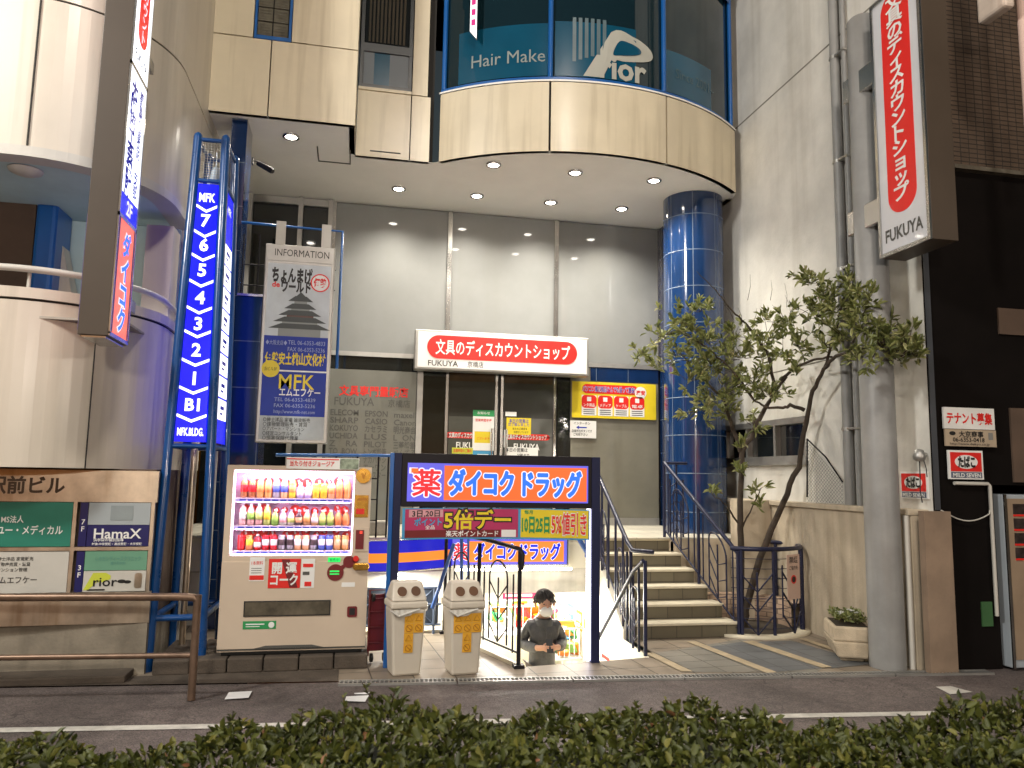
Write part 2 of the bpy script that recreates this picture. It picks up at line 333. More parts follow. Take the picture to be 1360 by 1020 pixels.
def flat(name, pts, m, z=0, kind='structure'):
    bm = bmesh.new(); vs = [bm.verts.new((p[0], p[1], z)) for p in pts]; f = bm.faces.new(vs); f.normal_update()
    if f.normal.z < 0: f.normal_flip()
    bmesh.ops.triangulate(bm, faces=bm.faces[:]); me = bpy.data.meshes.new(name); bm.to_mesh(me); bm.free(); me.materials.append(m)
    o = bpy.data.objects.new(name, me); COL.objects.link(o); return tag(o, kind=kind)
flat('plaza_paving', [(-9, 7.6), (5.95, drain_y(5.95)), (5.95, 9.6), (3.05, 9.6), (2.95, 7.44), (1.60, 7.22), (1.10, 8.85), (-1.0, 8.85), (-1.0, 9.6), (-9, 9.6)], M['plaza'])
S = lambda *ps: [at_z(px, py, 0) for px, py in ps]
flat('paving_band', S((770, 879), (778, 878), (900, 0+899), (886, 899)), M['plaza'], .002)
flat('grey_paving', S((868, 868), (985, 849), (1092, 888), (1085, 893), (920, 893)), M['grey_paving'], .003)
flat('dark_paving', S((1000, 853), (1050, 851), (1160, 882), (1105, 888)), M['dark_paving'], .0035)
flat('dark_paving', S((930, 861), (985, 853), (1090, 888), (1018, 894)), M['dark_paving'], .005)
for p in (((855, 868), (868, 868), (920, 893), (905, 893)), ((912, 853), (925, 853), (1032, 894), (1018, 895)), ((986, 853), (1000, 852), (1105, 887), (1092, 888)), ((1060, 849), (1070, 849), (1160, 878), (1150, 880))):
    flat('paving_band', S(*p), M['band'], .009)
flat('kerb_strip', [(-9, 7.58), (-.05, drain_y(-.05)), (-.05, 7.33), (-1.75, 7.33), (-9, 7.9)], M['block'], .004)
for k in range(6):                                  # drain gratings
    x0 = -.05+k*1.0; x1 = x0+.985; b = MB(); a = math.atan(-.072); fr = Fr((x0, drain_y(x0)-.13, 0), a)
    L_ = (x1-x0)/math.cos(a); d = Vector((-math.sin(a), math.cos(a), 0))
    def gb(u0, u1, t0, t1, z0, z1, mi=0):
        P = [fr.O+fr.R*u+d*t for t in (t0, t1) for u in (u0, u1)]; P = [P[0], P[1], P[3], P[2]]
        b.hexa([(p.x, p.y, z0) for p in P], [(p.x, p.y, z1) for p in P], mi)
    gb(0, L_, .003, .127, -.03, .001, 1); gb(0, L_, 0, .022, -.02, .014); gb(0, L_, .108, .13, -.02, .014)
    for i in range(27): gb(i*L_/26.5, i*L_/26.5+.012, .022, .108, -.02, .012)
    nm = ['leftmost', 'second from the left', 'third from the left', 'third from the right', 'second from the right', 'rightmost'][k]
    b.build('drain_grate', [M['dull_steel'], M['black']], label=f'steel slotted drain grating in front of the paving, {nm} of six', cat='drain grate', group='drain gratings along the paving edge')
for k in range(6):                                  # concrete blocks carrying the vending machine
    x0 = -1.62+k*.305 if k else -1.62; MB().box(x0, x0+.295, 7.33+.004*k, 8.2, 0, .125).build('concrete_block', M['block'], bevel=.012,
        label=f'rough concrete kerb block under the drinks machine, {["leftmost","second","third","fourth","fifth","rightmost"][k]} of its row', cat='concrete block', group='concrete blocks under the vending machine')
for i, ps in enumerate((((304, 920), (335, 918), (330, 928), (298, 929)), ((460, 926), (490, 924), (485, 932), (458, 932)), ((470, 920.5), (492, 920), (490, 922), (471, 922)))):
    P = [at_z(px, py, .004) for px, py in ps]; n_ = [Vector((0, 0, .012*random.random())) for _ in P]
    c = sum(P, Vector())/4; MB().add([P[0]+n_[0], P[1]+n_[1], P[2]+n_[2], P[3]+n_[3], c+Vector((0, 0, .006))], [(0, 4, 1), (1, 4, 2), (2, 4, 3), (3, 4, 0)]).build('paper_sheet', M['paper'],
        label=['white paper sheet on the asphalt before the drinks machine', 'crumpled white paper on the asphalt before the bins', 'thin folded strip of paper beside the crumpled sheet'][i], cat='paper', group='papers lying on the road')
# =================================================================== STREET LAMPS (behind the camera)
for i, (x, y, z, e, c) in enumerate(((-7.5, 1.5, 9.0, STREET*1.6, (1, .97, .90)), (1.5, -3.0, 11.9, STREET*1.05, (1, .90, .78)))):
    t = thing('street_lamp', ['tall grey street lamp at the kerb beyond the hedge end', 'tall grey street lamp across the road from the shops'][i], 'street lamp', (x, y-1, 0), 'street lamps along the road')
    MB().tube([(x, y-1, 0), (x, y-1, z-.6), (x, y-.8, z-.15), (x, y-.2, z+.1)], [.09, .07, .06, .05], 12).build('pole', M['pole_paint'], t)
    MB().fbox(Fr((x, y, z)), -.16, .16, .05, .15, -.3, .3).build('lamp_head', M['dull_steel'], t, bevel=.03)
    MB().box(x-.12, x+.12, y-.25, y+.25, z+.03, z+.048).build('lamp_lens', G['lamp'], t)
    lamp('SPOT', 'lamp_light', (x, y, z), e, c, ((2, 8, 2) if i == 0 else (x, y+5, 0)), t, spot_size=R(165), spot_blend=.5, shadow_soft_size=.7)
for i, (x, y, e) in enumerate(((-1.2, -4.5, 1000), (8.0, -4.8, 900))):  # globe fill lamps, added out of view to light the soffit from below
    t = thing('globe_lamp', ['short globe street lamp on the far pavement, opposite the drinks machine', 'short globe street lamp on the far pavement, opposite the dark recess'][i], 'street lamp', (x, y, 0), 'globe lamps on the far pavement')
    MB().lathe((x, y, 0), [(.12, 0), (.12, .3), (.06, .35), (.05, 3.55), (.11, 3.6), (.11, 3.68)], 20).build('pole', M['pole_paint'], t)
    MB().lathe((x, y, 3.9), [(.001, .24)]+[(.24*math.sin(R(a)), .24*math.cos(R(a))) for a in range(15, 166, 15)], 24).build('globe', glow('globe_glow', 'ffe2b8', 6), t)
    lamp('SPOT', 'globe_light', (x, y+.3, 3.9), e, (1, .90, .78), (x+.6, 10, 4.4), t, spot_size=R(170), spot_blend=.4, shadow_soft_size=.24)
# =================================================================== MAIN BUILDING
mb_ = thing('shop_building', 'cream panelled shop building with rounded bay window and blue columns', 'building', (2, 12, 0))
SZ = 6.0
# bay plan
BC = (3.15, 12.67); BR = 3.39
def bayp(x, off=0): r = BR+off; a = math.asin(max(-1, min(1, (x-BC[0])/r))); return (BC[0]+r*math.sin(a), BC[1]-r*math.cos(a))
A0 = -.70; A1 = .735
def bay(s, z, off=0): a = A0+(A1-A0)*s; return (BC[0]+(BR+off)*math.sin(a), BC[1]-(BR+off)*math.cos(a), z)
def baywarp(u, v, n): a = u/BR; return (BC[0]+(BR+n)*math.sin(a), BC[1]-(BR+n)*math.cos(a), v)
# soffit
out = [(-2.2, 9.22), (-.15, 9.22), (-.15, 10.12), (.9, 10.12)]+[bay(s/24, 0)[:2] for s in range(25)]+[(5.49, 10.4), (5.49, 12.1), (-2.2, 12.1)]
bm = bmesh.new(); vs = [bm.verts.new((x, y, SZ)) for x, y in out]; f = bm.faces.new(vs); f.normal_update()
if f.normal.z > 0: f.normal_flip()
bmesh.ops.triangulate(bm, faces=bm.faces[:]); me = bpy.data.meshes.new('soffit'); bm.to_mesh(me); bm.free(); me.materials.append(M['soffit'])
so = bpy.data.objects.new('soffit', me); COL.objects.link(so); so.parent = mb_; so.matrix_parent_inverse = Matrix.Translation(-mb_.location)
MB().box(.05, .45, 9.9, 9.92, SZ-.012, SZ-.002).box(-.62, -.2, 10.42, 10.435, SZ-.012, SZ-.002).box(-.635, -.62, 9.95, 10.44, SZ-.012, SZ-.002).box(-.215, -.2, 9.95, 10.42, SZ-.012, SZ-.002).build('access_hatch', M['grey_ink'], mb_)
# fascia panels with open joints (a dark backing shows in the joints)
def panels(fr, u0, u1, v0, v1, us, vs_, mats, depth=.06, gap=.008, windows=()):
    k = 0
    for i in range(len(us)-1):
        for j in range(len(vs_)-1):
            MB().fbox(fr, us[i]+gap, us[i+1]-gap, vs_[j]+gap, vs_[j+1]-gap, -depth, 0).build('wall_panel', mats, mb_)
MB().box(-2.6, -.2, 9.29, 9.6, 6.004, 11).build('wall', M['joint'], mb_)
frL = Fr((0, 9.22, 0))
MB().fbox(frL, -2.3, -1.185, 6.0, 6.97, -.07, 0).build('wall_panel', M['cream_panel'], mb_)
MB().fbox(frL, -1.17, -.15, 6.0, 6.97, -.07, 0).build('wall_panel', M['cream_panel'], mb_)
MB().fbox(frL, -2.3, -1.40, 6.985, 9.2, -.07, 0).build('wall_panel', M['cream_panel'], mb_)
MB().fbox(frL, -.945, -.15, 6.985, 9.2, -.07, 0).build('wall_panel', M['cream_panel'], mb_)
MB().box(-.22, -.15, 9.293, 10.1, 6.0, 11).build('wall_panel', M['cream_panel'], mb_)
wf = MB(); wf.fbox(frL, -1.39, -.955, 6.985, 7.03, -.06, -.01)
for u in (-1.39, -.985): wf.fbox(frL, u, u+.03, 7.03, 8.6, -.06, -.01)
wo = wf.build('window', M['blue_paint'], mb_)
wb = MB()
for i in range(2):
    for j in range(7):
        u0 = -1.355+i*.185; v0 = 7.04+j*.185; wb.fbox(frL, u0, u0+.17, v0, v0+.17, -.05, -.022)
        for q in range(4): wb.fbox(frL, u0+.012, u0+.158, v0+.02+q*.037, v0+.035+q*.037, -.022, -.014)
mat_gb = mat('glass_block', (.14, .13, .10), .12, var=.3, scale=6, coat=.8); wb.build('glass_block', mat_gb, wo, bevel=.008)
frM = Fr((0, 10.12, 0))
MB().box(-.14, .9, 10.2, 10.5, 6.004, 11).build('wall', M['joint'], mb_)
MB().fbox(frM, -.14, .575, 6.0, 6.93, -.07, 0).build('wall_panel', M['cream_panel'], mb_)
MB().fbox(frM, .59, .845, 6.0, 6.93, -.07, 0).build('wall_panel', M['cream_panel'], mb_)
MB().fbox(frM, .59, .8, 6.945, 9.5, -.07, 0).build('wall_panel', M['cream_panel'], mb_)
MB().fbox(frM, -.14, .58, 6.935, 6.975, -.06, .02).build('wall_panel', M['cream_panel'], mb_)
wf = MB()
for v0, v1 in ((6.98, 7.03), (7.5, 7.62), (9, 9.1)): wf.fbox(frM, -.13, .575, v0, v1, -.06, 0)
for u in (-.13, .53): wf.fbox(frM, u, u+.045, 7.03, 9, -.06, -.003)
wo = wf.build('window', M['frame_dark'], mb_)
MB().fbox(frM, -.08, .53, 7.62, 9, -.05, -.035).build('pane', M['dark_glass'], wo)
cu = MB(); cu.grid(lambda a, c: frM.pt(-.03+.5*a, 7.66+1.3*c, -.033+.008*math.sin(a*60)), 90, 2); cu.build('curtain', mat('curtain', (.06, .05, .035), .8), wo)
MB().fbox(frM, -.08, .53, 7.03, 7.5, -.05, -.03).fbox(frM, .06, .27, 7.03, 7.5, -.03, -.026, 1).fbox(frM, -.08, .06, 7.03, 7.5, -.03, -.026, 2).fbox(frM, .27, .53, 7.03, 7.5, -.03, -.026, 2).build('spandrel_pane', [M['dark_glass'], M['film_blue'], mat('silver_pane', (.3, .33, .36), .08, metal=.3, var=.05, coat=.8)], wo)
# the bay: three curved panels, a white sill, blue mullions, curved glass
js = [0, .323, .665, 1.0]
MB().grid(lambda a, c: bay(a, 6.004+.99*c, -.07), 40, 1).build('bay_wall', M['joint'], mb_)
for i in range(3):
    s0 = js[i]+.003; s1 = js[i+1]-.003; p = MB()
    p.grid(lambda a, c: bay(s0+(s1-s0)*a, 6.0+.96*c, 0), 24, 1)
    p.grid(lambda a, c: bay(s0+(s1-s0)*a, 6.0, -.07+.07*c), 24, 1); p.grid(lambda a, c: bay(s0+(s1-s0)*a, 6.96, -.07*c), 24, 1)
    p.poly([bay(s0, 6, 0), bay(s0, 6.96, 0), bay(s0, 6.96, -.07), bay(s0, 6, -.07)]); p.poly([bay(s1, 6, 0), bay(s1, 6, -.07), bay(s1, 6.96, -.07), bay(s1, 6.96, 0)])
    p.build('bay_panel', M['cream_panel'], mb_)
p = MB()
for z0, z1, o0, o1 in ((6.965, 6.99, -.1, .015),):
    p.grid(lambda a, c: bay(a, z0+(z1-z0)*c, o1), 40, 1); p.grid(lambda a, c: bay(a, z1, o1+(o0-o1)*c), 40, 1)
p.build('bay_sill', M['soffit'], mb_)
bw = MB()
for z0, z1 in ((6.99, 7.05), (9.0, 9.08)): bw.grid(lambda a, c: bay(a, z0+(z1-z0)*c, -.03), 40, 1); bw.grid(lambda a, c: bay(a, z1, -.03-.06*c), 40, 1)
for s in js:
    c0 = Vector(bay(min(max(s, .006), .994), 7.05, -.055)); bw.tube([c0, c0+Vector((0, 0, 2.2))], .035, 10)
bwo = bw.build('bay_window', M['blue_paint'], mb_)
MB().grid(lambda a, c: bay(a, 7.05+2.2*c, -.085), 48, 1).build('pane', M['teal_glass'], bwo)
MB().grid(lambda a, c: bay(.05+.27*a, 7.09+.75*c, -.078), 16, 1).grid(lambda a, c: bay(.335+.24*a, 7.09+.78*c, -.078), 16, 1).grid(lambda a, c: bay(.675+.2*a, 7.09+.62*c, -.078), 16, 1).build('window_film', M['film_blue'], bwo)
lt = MB(); wl = lambda off: (lambda u, v, n: baywarp(u, v, -.072+off))
aX = lambda s: (A0+(A1-A0)*s)*BR
lt.text('Hair Make', None, aX(.20), 7.38, .26, mi=0, warp=wl(0), w=1.05)
lt.text('Since 2001~', None, aX(.80), 7.40, .2, mi=1, warp=wl(0), w=.85)
lt.text('rior', None, aX(.535), 7.27, .46, mi=2, warp=wl(.004), w=.70, bold=.03)
def arcP(u, v, s_):                                  # big slanted letter P with a leaf shaped bowl
    o_ = [(u-.62*s_, v-.02), (u-.02*s_, v+.98*s_), (u+.5*s_, v+.95*s_), (u+.86*s_, v+.78*s_), (u+.95*s_, v+.6*s_), (u+.8*s_, v+.47*s_), (u+.3*s_, v+.38*s_), (u-.02*s_, v+.36*s_), (u-.2*s_, v-.02)]
    return o_
def smooth_loop(P, k=5):
    out = []; n = len(P)
    for i in range(n):
        a, b_, c, d = [Vector(P[(i+q) % n]) for q in (-1, 0, 1, 2)]
        for j in range(k): t_ = j/k; out.append(tuple(.5*((2*b_)+(c-a)*t_+(2*a-5*b_+4*c-d)*t_*t_+(3*b_-a-3*c+d)*t_**3)))
    return out
P_ = arcP(aX(.50), 7.12, .66); P_ = [P_[0], P_[1]]+smooth_loop(P_)[6:35]+P_[7:]; lt.add([baywarp(a, c, -.07) for a, c in P_], [tuple(range(len(P_)))], 2)
Q_ = smooth_loop([(aX(.50)+x*.66, 7.12+y*.66) for x, y in ((.16, .8), (.4, .8), (.62, .72), (.66, .62), (.5, .55), (.2, .5), (.02, .5))]); lt.add([baywarp(a, c, -.066) for a, c in Q_], [tuple(range(len(Q_)))], 3)
for i in range(6): u = aX(.385)+i*.085; lt.add([baywarp(a, c, -.074) for a, c in ((u, 7.3+.03*i), (u+.05, 7.3+.03*i), (u+.05, 7.93), (u, 7.93))], [(0, 1, 2, 3)], 4)
lt.build('lettering', [mat('ink_silver', (.24, .28, .27), .5, var=0), mat('ink_dim', (.09, .14, .16), .5, var=0), mat('ink_cream', (.42, .42, .37), .4, var=.05), M['film_blue'], mat('ink_band', (.10, .15, .17), .3, var=.2)], bwo)
MB().box(5.40, 5.5, 10.42, 12.2, 6.0, 11).build('wall_panel', M['cream_panel'], mb_)
MB().grid(lambda a, c: bay(a, 9.1+2*c, 0), 30, 1).build('bay_panel', M['cream_panel'], mb_)
# small glowing strip with pink blocks set before the bay window
xq = 1.36; yq = bayp(xq)[1]-.06; zq = at_y(623, 48, yq).z
hs = thing('hanging_sign', 'narrow lit white sign with pink blocks hanging before the curved window', 'hanging sign', (xq, yq, zq)); frH = Fr((xq, yq, 0), -math.asin((BC[0]-xq)/BR))
MB().prism(frH, [(-.055, zq+.08), (.055, zq-.06), (.055, zq+1.3), (-.055, zq+1.3)], -.02, 0).build('sign_box', M['steel'], hs)
MB().prism(frH, [(-.048, zq+.085), (.048, zq-.035), (.048, zq+1.29), (-.048, zq+1.29)], .001, .004).build('face', G['white'], hs)
hb_ = MB()
for i in range(7): hb_.fbox(frH, -.03, .03, zq+.16+.15*i, zq+.25+.15*i, .004, .006)
hb_.build('lettering', glow('pink_ink', 'e0408c', .8), hs)
MB().tube([frH.pt(0, zq+1.25, -.02), frH.pt(0, zq+1.25, -.12)], .012, 6).build('bracket', M['steel'], hs)
# downlights
rows = [(x, 9.97) for x in (1.72, 2.88, 4.05)]+[(x, 11.19) for x in (.5, 1.68, 2.84, 4.0)]+[(-.94, 9.72)]
for x, y in rows:
    d = MB().lathe((x, y, SZ), [(.105, -.001), (.105, -.02), (.075, -.022), (.07, .0)], 24).build('downlight', M['steel'], mb_)
    MB().lathe((x, y, SZ), [(.0005, -.03), (.05, -.026), (.076, -.012)], 20).build('lens', G['lens'], d)
    lamp('SPOT', 'downlight_beam', (x, y, SZ-.03), DOWN*3, (1, .93, .8), (x, y, 0), d, spot_size=R(142), spot_blend=1.0, shadow_soft_size=.07)
# glazed front: upper grey panes, mullions, lower panes, doors
GY = 12.0; frG = Fr((0, GY, 0))
xs = [-.45, 1.38, 3.15, 4.96]
MB().box(-.5, 5.5, 12.08, 12.3, .9, 6).build('wall', M['black'], mb_)
for i in range(3):
    MB().fbox(frG, xs[i]+.035, xs[i+1]-.035, 3.63, 5.985, -.03, 0).build('glass_pane', M['grey_glass'], mb_)
for x in xs: MB().fbox(frG, x-.035, x+.035, 3.63, 5.99, -.05, .03).build('mullion', M['steel'], mb_)
MB().fbox(frG, -.45, 4.96, 3.56, 3.63, -.05, .02).build('transom', M['dull_steel'], mb_)
MB().fbox(frG, -.42, .86, 3.36, 3.56, -.04, -.01).build('transom_pane', M['dark_glass'], mb_)
lp = MB().fbox(frG, -.42, .92, 1.0, 3.35, -.03, 0).build('glass_pane', M['grey_glass_low'], mb_)
names = [('ELECOM', 'EPSON', 'maxell'), ('SHARP', 'CASIO', 'Canon'), ('KOKUYO', 'カセラミ', '明光商会'), ('UCHIDA', 'LUS', 'L  ON'), ('Z    RA', 'PILOT', '三菱鉛筆'), ('TO  BOW', 'トンボ鉛筆', 'ぺんてる'), ('KING JIM', 'ナカバヤシ', 'セキセイ'), ('ヤマト', 'エーワン', 'コクヨ'), ('アート', 'サンスター', 'プラス')]
t = MB(); zz = lambda py, px=500: at_y(px, py, GY).z
t.text('文具専門量販店', frG, .27, zz(520), .17, w=1.05, mi=1, bold=.02)
t.text('FUKUYA', frG, -.02, zz(534), .17, w=.6, bold=.01); t.text('京橋店', frG, .66, zz(535), .13, w=.34)
for j, row in enumerate(names):
    for k, s in enumerate(row): t.text(s, frG, (-.16, .32, .76)[k], zz(549+10.2*j+.5*k), .125, w=min(.42 if k == 0 else .34, .085*len(s)+.1), bold=.015)
t.build('lettering', [M['grey_ink'], M['red']], lp)
MB().fbox(frG, .93, 1.02, 1, 3.5, -.04, .02).build('mullion', M['dull_steel'], mb_)
MB().fbox(frG, 1.02, 1.38, 1, 3.42, -.03, -.01).build('glass_pane', M['dark_glass'], mb_)
for i, (u0, u1) in enumerate(((1.38, 2.21), (2.26, 3.17))):
    d = MB(); d.fbox(frG, u0, u0+.04, 1.02, 3.45, -.04, .02); d.fbox(frG, u1-.04, u1, 1.02, 3.45, -.04, .02); d.fbox(frG, u0+.04, u1-.04, 3.38, 3.45, -.04, .02); d.fbox(frG, u0+.04, u1-.04, 1.02, 1.12, -.04, .02)
    d = d.build('door', M['steel'], mb_)
    MB().fbox(frG, u0+.04, u1-.04, 1.12, 3.38, -.02, 0, 3).fbox(frG, u0+.06, u1-.06, 3.24, 3.38, 0, .004, 1).fbox(frG, u0+.06, u1-.06, 1.12, 2.68, 0, .003, 2).build('pane', [M['dark_glass'], mat('warm_reflect', (.07, .045, .025), .15, metal=.4, var=.3, scale=5), mat('door_low', (.075, .078, .07), .15, var=.1, coat=.5), mat('door_glass', (.035, .036, .034), .1, var=.1, coat=.6)], d)  # top strip has a warm reflection painted into the pane colour
    hu = u1-.09 if i == 0 else u0+.09; MB().tube([frG.pt(hu, 1.9, .06), frG.pt(hu, 2.5, .06)], .014).build('handle', M['steel'], d)
    l = MB(); uc = (u0+u1)/2-.02; l.rrect(frG, uc-.38, uc+.38, zz(579), zz(571), .06, .004, .008, 0); l.text('文具のディスカウントショップ', frG, uc, zz(575), .085, w=.66, mi=1, n=.01, bold=.02)
    l.text('FUKUYA', frG, uc, zz(588.5), .14, w=.42, mi=1, n=.008, bold=.015); l.build('lettering', [M['red'], M['white']], d)
MB().fbox(frG, 3.2, 3.40, 1, 3.5, -.03, -.01).build('glass_pane', M['dark_glass'], mb_)
MB().fbox(frG, 3.42, 4.93, 1.12, 3.55, -.03, 0).build('lower_panel', mat('olive_panel', (.20, .19, .15), .45, var=.1, streak=2.5, dirt=(.12, .105, .07), dirt_amt=.5, coat=.6), mb_)
MB().fbox(frG, 3.42, 4.93, 1.0, 1.12, -.03, .01).build('plinth', M['dull_steel'], mb_)
MB().fbox(frG, 3.75, 4.93, 3.33, 3.555, 0, .006).build('tile_band', M['blue_tile'], mb_)
# door posters: separate sheets taped to the glass
def sheet(name, fr, u0, u1, v0, v1, m, label, cat, lines, n0=.012, group=None, extra=None):
    b = MB(); b.fbox(fr, u0, u1, v0, v1, n0, n0+.003)
    o = b.build(name, m, label=label, cat=cat, group=group)
    t = MB()
    for (s, du, dv, h, w_, mi) in lines: t.text(s, fr, u0+(u1-u0)*du, v0+(v1-v0)*dv, h, w=w_, mi=mi, n=n0+.006, bold=.01)
    if extra: extra(t, u0, u1, v0, v1, n0+.004)
    if t.f: t.build('print', [M['black'], M['red'], M['blue_ink'], M['green'], M['white'], M['yellow'], M['orange']], o)
    return o
sheet('poster', frG, 1.82, 2.16, 2.15, zz(540), M['white'], 'tall green headed notice on the left glass door', 'poster', [('お知らせ', .5, .93, .05, .2, 4), ('営業時間変更', .5, .75, .05, .26, 1), ('ございます', .5, .3, .04, .2, 1)],
      extra=lambda t, a, b, c, d, n: (t.fbox(Fr((0, GY, 0)), a, b, d-.1, d, n-.002, n, 3), t.fbox(frG, a+.03, b-.06, c+.12, c+.3, n-.002, n, 5)), group='notices on the glass doors')
sheet('poster', frG, 1.83, 2.15, 1.9, 2.145, M['sky_blue'], 'blue notice under the green headed one on the left door', 'poster', [], extra=lambda t, a, b, c, d, n: t.fbox(frG, a+.07, b-.07, c+.05, d-.05, n-.002, n, 4), group='notices on the glass doors')
sheet('poster', frG, 1.5, 1.83, zz(600), zz(592), M['lime'], 'low yellow strip notice about opening hours on the left door', 'poster', [('営業時間のご案内', .5, .5, .06, .28, 1)], n0=.016, group='notices on the glass doors')
sheet('poster', frG, 2.36, 2.76, zz(572), zz(549), M['yellow'], 'square yellow notice on the right glass door', 'poster', [('本日の営業は', .5, .82, .07, .32, 2), ('終了致しました', .5, .6, .06, .34, 2), ('またのご来店を', .55, .35, .04, .24, 0), ('お待ちしています', .6, .15, .04, .24, 0)], group='notices on the glass doors')
sheet('poster', frG, 2.34, 2.52, zz(547), zz(541), M['white'], 'small white sticker above the yellow notice on the right door', 'sticker', [], group='notices on the glass doors')
sheet('poster', frG, 2.34, 2.88, zz(604), zz(589.5), M['white'], 'wide white notice low on the right glass door', 'poster', [('本日の営業は', .35, .75, .07, .36, 0), ('20時まで', .55, .25, .06, .2, 0)], n0=.016, group='notices on the glass doors')
sheet('poster', frG, 2.32, 2.38, zz(590), zz(566), M['white'], 'narrow white strip on the edge of the right door', 'sticker', [], n0=.024, group='notices on the glass doors')
# left dark entrance
MB().box(-2.2, -.5, 12.02, 12.2, 1, 6).build('entrance_glass', M['dark_glass'], mb_)
for x in (-1.7, -.95, -.5): MB().box(x-.035, x+.035, 11.9, 12.0, 1, 5.99).build('mullion', M['dull_steel'], mb_)
MB().box(-1.66, -.54, 11.95, 12.0, 5.88, 5.99).build('transom', M['dull_steel'], mb_)
# blue tile pillars and the round column
MB().box(-1.60, -1.42, 9.36, 9.8, 0, SZ-.002, 0).build('pillar', M['blue_tile'], mb_)
MB().box(-1.415, -1.08, 9.30, 9.9, 0, 3.8).build('pillar', M['blue_tile'], mb_)
MB().box(-1.41, -1.1, 9.28, 9.34, 3.802, 3.83).build('coping', M['steel'], mb_)
CX, CY, CR_ = 4.94, 10.62, .445
c = MB(); c.lathe((CX, CY, 0), [(CR_, 0), (CR_, SZ-.002)], 48)
for k in range(1, 11):
    z = SZ-k*.545+.2; c.lathe((CX, CY, z), [(CR_, -.006), (CR_+.0015, -.006), (CR_+.0015, .006), (CR_, .006)], 48, 1)
for a in (-115, -70, -25, 20, 65, 110, 155, 200): c.lathe((CX, CY, 0), [(CR_+.0015, 0), (CR_+.0015, SZ)], 2, 1, a-.6, a+.6)
c.build('column', [mat('column_tile', (.007, .033, .115), .1, var=.15, scale=1.5, coat=.7), mat('grout', (.13, .18, .26), .5, var=0)], mb_)
MB().box(4.965, 5.02, 10.95, 12.0, 1.0, SZ-.002).box(5.02, 5.48, 11.2, 12.0, 0, SZ-.002).build('pillar', M['blue_tile_side'], mb_)
MB().tube([(4.94, 10.93, 1.0), (4.94, 10.93, SZ)], .03, 10).build('trim_pipe', M['off_white'], mb_)
# upper storeys out of view above keep the light out
MB().box(-2.6, 5.5, 10.6, 13, 9.3, 9.5).build('upper_slab', M['joint'], mb_)
# security camera under the soffit
p0 = at_y(352, 222, 9.6); t = thing('security_camera', 'small dark security camera bracketed beside the blue pillar', 'camera', p0)
MB().tube([p0+Vector((-.14, 0, .06)), p0+Vector((-.1, 0, .07)), p0+Vector((-.05, 0, .03))], .012).box(p0.x-.16, p0.x-.14, p0.y-.03, p0.y+.03, p0.z+.02, p0.z+.1).build('bracket', M['grey_ink'], t)
MB().tube([p0+Vector((-.09, .02, .05)), p0+Vector((.09, -.06, -.06))], [.03, .038], 12).build('camera_body', M['black_metal'], t)
MB().tube([p0+Vector((.09, -.06, -.06)), p0+Vector((.105, -.067, -.07))], .03, 12).build('lens', M['black'], t)
# =================================================================== LANDING, STAIRCASE, BASEMENT STAIRWELL
ld = thing('landing', 'raised tiled landing before the shop doors', 'landing', (1.5, 9.6, .9))
MB().box(-2.2, 5.48, 9.55, 12.02, .62, .985).build('slab', M['bright_wall'], ld)
MB().box(-2.2, 5.48, 9.5, 12.0, .987, 1.0).build('floor_tiles', M['landing_tile'], ld)
MB().box(-1.0, 1.2, 9.56, 9.7, -1.4, .62).build('retaining_wall', M['white_tile'], ld)
MB().box(1.2, 2.98, 9.56, 9.75, .32, .62).box(-1.0, 1.2, 9.535, 9.558, .28, .6).build('beam', mat('beam_grey', (.62, .60, .55), .6, var=.2, scale=3, streak=5), ld)
MB().box(-2.2, -1.0, 9.6, 9.8, 0, .62).build('retaining_wall', M['white_tile'], ld)
st = thing('staircase', 'tiled staircase of six steps with pale nosings up to the landing', 'stairs', (3.7, 8.3, 0))
for k in range(6):
    y = 8.27+.255*k; z = .165*(k+1)
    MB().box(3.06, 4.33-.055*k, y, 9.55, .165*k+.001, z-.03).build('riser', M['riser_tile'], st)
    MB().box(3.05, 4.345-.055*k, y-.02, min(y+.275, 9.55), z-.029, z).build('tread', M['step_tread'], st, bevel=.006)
MB().add([(4.05, 9.5, 0), (4.1, 9.5, 0), (4.1, 9.5, .95), (4.05, 9.5, .95), ], [(0, 1, 2, 3)]).box(4.06, 5.4, 9.5, 9.56, 0, .985).build('side_wall', M['low_wall'], st)
MB().box(2.985, 3.055, 7.45, 9.55, -1.4, .0).build('cheek_wall', M['bright_wall'], st)
MB().hexa([(2.985, 8.3, .0), (3.05, 8.3, .0), (3.05, 9.55, .0), (2.985, 9.55, .0)], [(2.985, 8.3, .1), (3.05, 8.3, .1), (3.05, 9.55, .96), (2.985, 9.55, .96)]).build('cheek_wall', M['bright_wall'], st)
bs = thing('basement_stairwell', 'brightly lit white stairwell going down to the drugstore', 'stairwell', (2.2, 8.4, -1.4))
for k in range(7):
    y0 = 7.24+.24*k; z = -.2*(k+1); MB().hexa([(1.5-.07*k, y0+(0 if k else 0), -1.6), (2.98, y0+(.2 if k == 0 else 0), -1.6), (2.98, y0+.26, -1.6), (1.45-.07*k, y0+.26, -1.6)],
        [(1.5-.07*k, y0, z), (2.98, y0+(.2 if k == 0 else 0), z), (2.98, y0+.26, z), (1.45-.07*k, y0+.26, z)]).build('step', M['step_tread'], bs)
MB().box(-1.1, 3.05, 8.8, 11.7, -1.5, -1.4).build('floor', M['landing_tile'], bs)
MB().box(1.0, 3.05, 11.5, 11.6, -1.4, .62).box(2.985, 3.05, 9.57, 11.5, -1.4, .61).build('wall', M['bright_wall'], bs)
